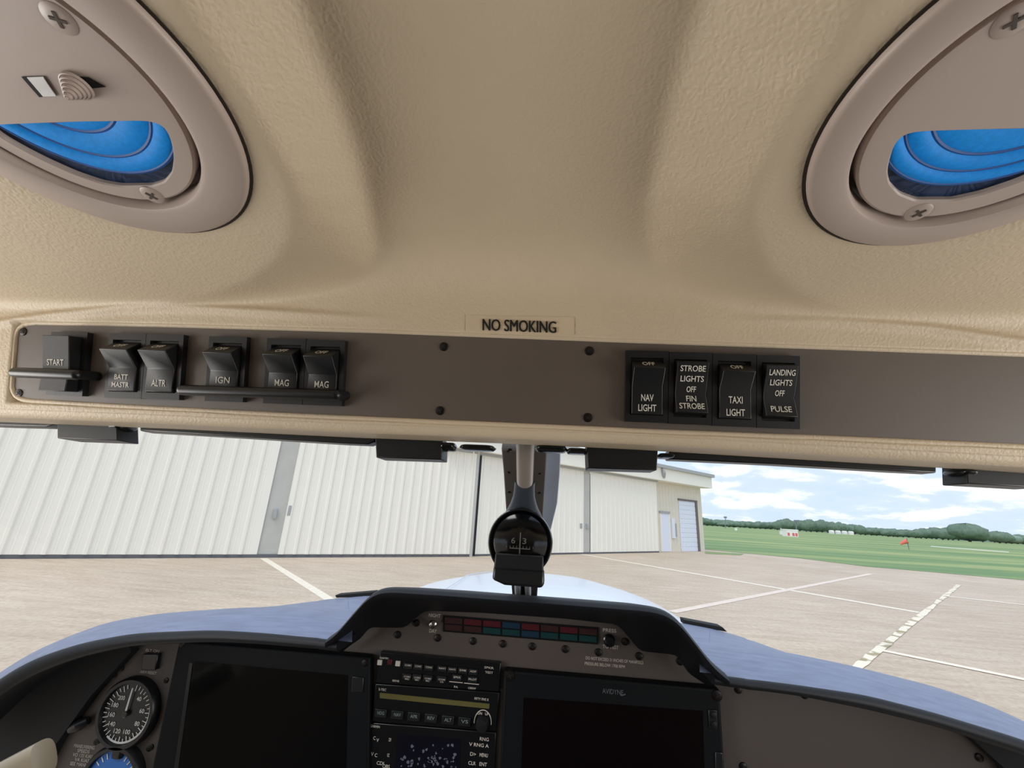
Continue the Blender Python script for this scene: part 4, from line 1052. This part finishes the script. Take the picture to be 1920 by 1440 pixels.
# walk door
s0, _ = S3(1241, 1036); s1, _ = S3(1256, 1036); z1 = S3(1247, 963)[1]
wd = wall_box(p3, d3, n3_, s0, s1, .02, z1, .0, .05, 'walk_door', WHITED, label='white walk door')
wall_box(p3, d3, n3_, s0 - .12, s1 + .12, z1, z1 + .14, .0, .10, 'door_hood', GUTTER, wd)
wall_box(p3, d3, n3_, s0 - .10, s0, .02, z1, .0, .07, 'door_jamb', HANG, wd); wall_box(p3, d3, n3_, s1, s1 + .10, .02, z1, .0, .07, 'door_jamb', HANG, wd)
# roll-up door
s0, _ = S3(1277, 1036); s1, _ = S3(1312, 1036); z1 = S3(1275, 937)[1]; z1b = S3(1308, 943)[1]; z1 = (z1 + z1b) / 2
g = MB(); N = 11
prof = []
for i in range(N): z = z1 * i / N; prof += [(z + .01, .03), (z + z1 / N - .05, .03), (z + z1 / N - .03, .005), (z + z1 / N, .005)]
g.grid([[p3 + d3 * s + n3_ * o_ + Z3 * z for z, o_ in prof] for s in (s0, s1 - .25)]); rd = g.build('roll_up_door', WHITED, hb, label='white sectional roll-up door')
wall_box(p3, d3, n3_, s1 - .25, s1, 0, z1, -.02, .08, 'jamb', JAMB, label='brown jamb'); wall_box(p3, d3, n3_, s0 - .06, s1, z1, z1 + .10, 0, .10, 'jamb', JAMB)
s0, z0 = S3(1262, 1003); wall_box(p3, d3, n3_, s0 - .18, s0 + .12, z0 - .2, z0 + 1.0, 0, .12, 'meter_box', WHITED, bevel=.02)
wall_box(p3, d3, n3_, s0 + .10, s0 + .22, z0 - .1, z0 + .7, .1, .16, 'conduit', GUTTER)
# body of the hangar behind the doors, so it has depth
g = MB(); a = p2 + d2 * (sF + sG) ; b = pl_ - dl * 9
c0, c1 = a - n2 * .4, b - nl * .4
top_z = ez + 1.0
g.prism([np.array([c0[0], c0[1], 0]), np.array([p2[0], p2[1], 0]) - n2 * .5, np.array([c1[0], c1[1], 0]), np.array([c1[0], c1[1], 0]) - nl * 25, np.array([c0[0], c0[1], 0]) - n2 * 25], (0, 0, ez)).build('hangar_body', HANGO, hb)

# trees ---------------------------------------------------------------
def tree(px, base_off, dist, hgt, wid, m, label, group='trees along the far edge of the airfield'):
    r = ray(px, 1000); r = r / np.hypot(r[0], r[1]); c = np.array([r[0] * dist, r[1] * dist, 0])
    t = thing('tree', c, label, 'tree', group)
    g_ = MB(); n, mm = 9, 14; rows_ = []
    for i in range(n):
        a = -math.pi / 2 + math.pi * i / (n - 1); rows_.append([])
        for j in range(mm):
            b_ = 2 * math.pi * j / mm; k_ = 1 + rng.uniform(-.16, .16)
            rows_[-1].append(c + np.array([wid / 2 * math.cos(a) * math.cos(b_) * k_, wid / 2 * math.cos(a) * math.sin(b_) * k_, hgt * .56 + hgt * .46 * math.sin(a) * k_]))
    g_.rings(rows_, True, True).build('crown', m, t, smooth=True, angle=180)
    MB().tube([c, c + Z3 * hgt * .4], wid * .04, 8).build('trunk', BARK, t)
GL = 'dark green tree in the distant row beyond the grass field'
px = 1316; ti_ = 0
while px < 1925:
    ti_ = ti_ + 1; D = 540 + 34 * (ti_ % 5); wpx = rng.uniform(16, 26)
    hpx = 11 + 5 * math.sin(px * .021 + 1) + rng.uniform(-2, 3)
    if 1795 < px < 1835 or 1846 < px < 1856: px += 12; continue
    if px > 1760: hpx -= 2
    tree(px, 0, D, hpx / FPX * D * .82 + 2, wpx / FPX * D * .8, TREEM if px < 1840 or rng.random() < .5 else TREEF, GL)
    px += wpx * .48
tree(1815, 0, 480, 12.6, 23, TREEM, 'broad round dark tree standing above its row, past the taxiway strip', 'trees along the far edge of the airfield')
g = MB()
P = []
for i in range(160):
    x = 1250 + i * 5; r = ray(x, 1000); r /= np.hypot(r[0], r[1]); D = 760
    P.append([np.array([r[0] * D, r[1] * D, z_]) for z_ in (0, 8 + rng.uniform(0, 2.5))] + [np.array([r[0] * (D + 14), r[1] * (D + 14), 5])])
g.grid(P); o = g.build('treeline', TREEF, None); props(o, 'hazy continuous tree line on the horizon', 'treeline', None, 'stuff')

def at_dist(px, py, D):
    r = ray(px, py); return CAM + r * (D / np.hypot(r[0], r[1]))
def post_thing(name, px, py0, py1, D, rad, m, label, cat, cross=False):
    b = at_dist(px, py1, D); b[2] = 0; tp = at_dist(px, py0, D)
    t = thing(name, b, label, cat); MB().tube([b, tp], rad, 8).build('shaft', m, t)
    MB().box(tp, (rad * 6, rad * 6, rad * 4)).build('head', m, t)
post_thing('light_pole', 1493, 977, 1003, 150, .14, POLEM, 'grey pole rising behind the red and white hut', 'pole')
post_thing('mast', 1360, 970, 990, 300, .22, POLEM, 'thin mast near the hangar corner on the horizon', 'mast')
hp_ = at_dist(1482, 1004, 130); hp_[2] = 0
hut = thing('hut', hp_, 'small red and white checkered hut out on the grass', 'hut')
MB().box(hp_ + Z3 * .75, (2.6, 2.2, 1.5)).build('walls', HUTW, hut); 
for dx in (-.95, .15, .85): MB().box(hp_ + np.array([dx, -1.12, .55]), (.5, .06, .7)).build('red_panel', HUTR, hut)
MB().box(hp_ + Z3 * 1.6, (2.7, 2.3, .25)).build('roof', HUTW, hut)
mk = at_dist(1465, 999, 160); mk[2] = 0; t = thing('marker_post', mk, 'short white marker post beside the red and white hut', 'post'); MB().tube([mk, mk + Z3 * 1.9], .12, 8).build('shaft', HUTW, t); MB().box(mk + Z3 * .5, (.9, .5, 1.0)).build('cabinet', HUTW, t)
mk = at_dist(1380, 993, 190); mk[2] = 0; t = thing('marker_board', mk, 'tiny white marker board in the grass near the hangar corner', 'marker'); MB().box(mk + Z3 * .6, (.9, .1, .8)).build('board', HUTW, t); MB().tube([mk, mk + Z3 * .4], .06, 6).build('stake', HUTW, t)
wk = at_dist(1690, 1022, 80); wk[2] = 0; t = thing('wind_cone', wk, 'small orange wind cone low over the grass', 'windsock')
tip = at_dist(1688, 1020, 80); mouth = at_dist(1701, 1014, 80)
MB().tube([tip + (mouth - tip) * s for s in np.linspace(0, 1, 6)], [.14, .17, .2, .25, .28, .3], 12).build('fabric_cone', ORANGE, t, smooth=True); MB().tube([np.array([mouth[0], mouth[1], 0]), mouth + Z3 * .3], .05, 8).build('pole', POLEM, t)
for j, px in enumerate((1560, 1572, 1584, 1596)):
    b = at_dist(px, 1003, 480); b[2] = 0; t = thing('shed', b, 'white shed in the distant row of four beyond the grass', 'shed', 'white sheds on the horizon')
    MB().box(b + Z3 * 1.0, (3.2, 2.6, 2.0)).build('walls', HUTW, t); MB().prism([b + np.array([-1.7, -1.4, 2.0]), b + np.array([-1.7, 0, 2.8]), b + np.array([-1.7, 1.4, 2.0])], (3.4, 0, 0)).build('roof', HUTW, t)

# cabin behind the camera
CARPET = mat('cabin_carpet', (70, 64, 60), .9); SIDEW = mat('cabin_sidewall', (120, 108, 94), .7)
zf = H - 1.0
o = MB().box((0, -.35, zf - .01), (1.3, 1.9, .02)).build('floor_cabin', CARPET); props(o, None, None, None, 'structure')
for nm, sx in (('wall_left', -1), ('wall_right', 1)):
    o = MB().box((sx * .63, -.42, zf + .36), (.04, 1.6, .72)).build(nm, SIDEW); props(o, None, None, None, 'structure')
o = MB().box((0, -1.2, zf + .6), (1.24, .04, 1.24)).build('wall_rear', SIDEW); props(o, None, None, None, 'structure')
o = MB().box((0, .66, zf + .33), (1.3, .04, .66)).build('wall_front', SIDEW); props(o, None, None, None, 'structure')

SIDE_W = 2.5
# ================================================================== SKY AND LIGHT
w = bpy.data.worlds.new('sky'); SC.world = w; w.use_nodes = True; nt = w.node_tree
for n in list(nt.nodes): nt.nodes.remove(n)
out = nt.nodes.new('ShaderNodeOutputWorld'); bg = nt.nodes.new('ShaderNodeBackground')
tc = nt.nodes.new('ShaderNodeTexCoord'); sep = nt.nodes.new('ShaderNodeSeparateXYZ'); nt.links.new(tc.outputs['Generated'], sep.inputs[0])
zz = nt.nodes.new('ShaderNodeMath'); zz.operation = 'MAXIMUM'; zz.inputs[1].default_value = 0; nt.links.new(sep.outputs['Z'], zz.inputs[0])
za = nt.nodes.new('ShaderNodeMath'); za.operation = 'ADD'; za.inputs[1].default_value = .20; nt.links.new(zz.outputs[0], za.inputs[0])
dx = nt.nodes.new('ShaderNodeMath'); dx.operation = 'DIVIDE'; nt.links.new(sep.outputs['X'], dx.inputs[0]); nt.links.new(za.outputs[0], dx.inputs[1])
dy = nt.nodes.new('ShaderNodeMath'); dy.operation = 'DIVIDE'; nt.links.new(sep.outputs['Y'], dy.inputs[0]); nt.links.new(za.outputs[0], dy.inputs[1])
cb = nt.nodes.new('ShaderNodeCombineXYZ'); nt.links.new(dx.outputs[0], cb.inputs[0]); nt.links.new(dy.outputs[0], cb.inputs[1])
nz = nt.nodes.new('ShaderNodeTexNoise'); nz.inputs['Scale'].default_value = 2.1; nz.inputs['Detail'].default_value = 9; nz.inputs['Roughness'].default_value = .58
nz.inputs['Distortion'].default_value = .25
nt.links.new(cb.outputs[0], nz.inputs['Vector'])
rm = nt.nodes.new('ShaderNodeValToRGB'); cr = rm.color_ramp
cr.elements[0].position = .38; cr.elements[0].color = (*lin((190, 209, 235)), 1)
cr.elements[1].position = .62; cr.elements[1].color = (*lin((250, 252, 255)), 1)
e_ = cr.elements.new(.50); e_.color = (*lin((198, 212, 231)), 1)
nt.links.new(nz.outputs['Fac'], rm.inputs[0]); nt.links.new(rm.outputs[0], bg.inputs['Color'])
bg.inputs['Strength'].default_value = 1.0
nt.links.new(bg.outputs[0], out.inputs['Surface'])

sun_d = bpy.data.lights.new('sun', 'SUN'); sun_d.energy = 0.9; sun_d.angle = math.radians(25); sun_d.color = (1, .96, .9)
sun = bpy.data.objects.new('sun', sun_d); COL.objects.link(sun); sun.rotation_euler = (math.radians(38), 0, math.radians(-25))

for nm, sx in (('added_side_fill', -1), ('added_side_fill', 1)):  # area lamps added beside the cabin to brighten the headliner
    ld = bpy.data.lights.new(nm, 'AREA'); ld.shape = 'RECTANGLE'; ld.size = .55; ld.size_y = .30; ld.energy = SIDE_W; ld.color = (1, .97, .93); ld.spread = math.radians(150)
    lo_ = bpy.data.objects.new(nm, ld); COL.objects.link(lo_)
    d_ = Vector((-sx, .0, .30)).normalized(); lo_.location = (sx * .74, .03, H - .10)
    lo_.rotation_euler = d_.to_track_quat('-Z', 'Z').to_euler()

SC.view_settings.view_transform = 'Standard'; SC.view_settings.look = 'None'; SC.view_settings.gamma = 1
SC.view_settings.use_curve_mapping = False; SC.view_settings.exposure = 0.46
SC.cycles.max_bounces = 10; SC.cycles.transparent_max_bounces = 12
SC.cycles.use_denoising = True
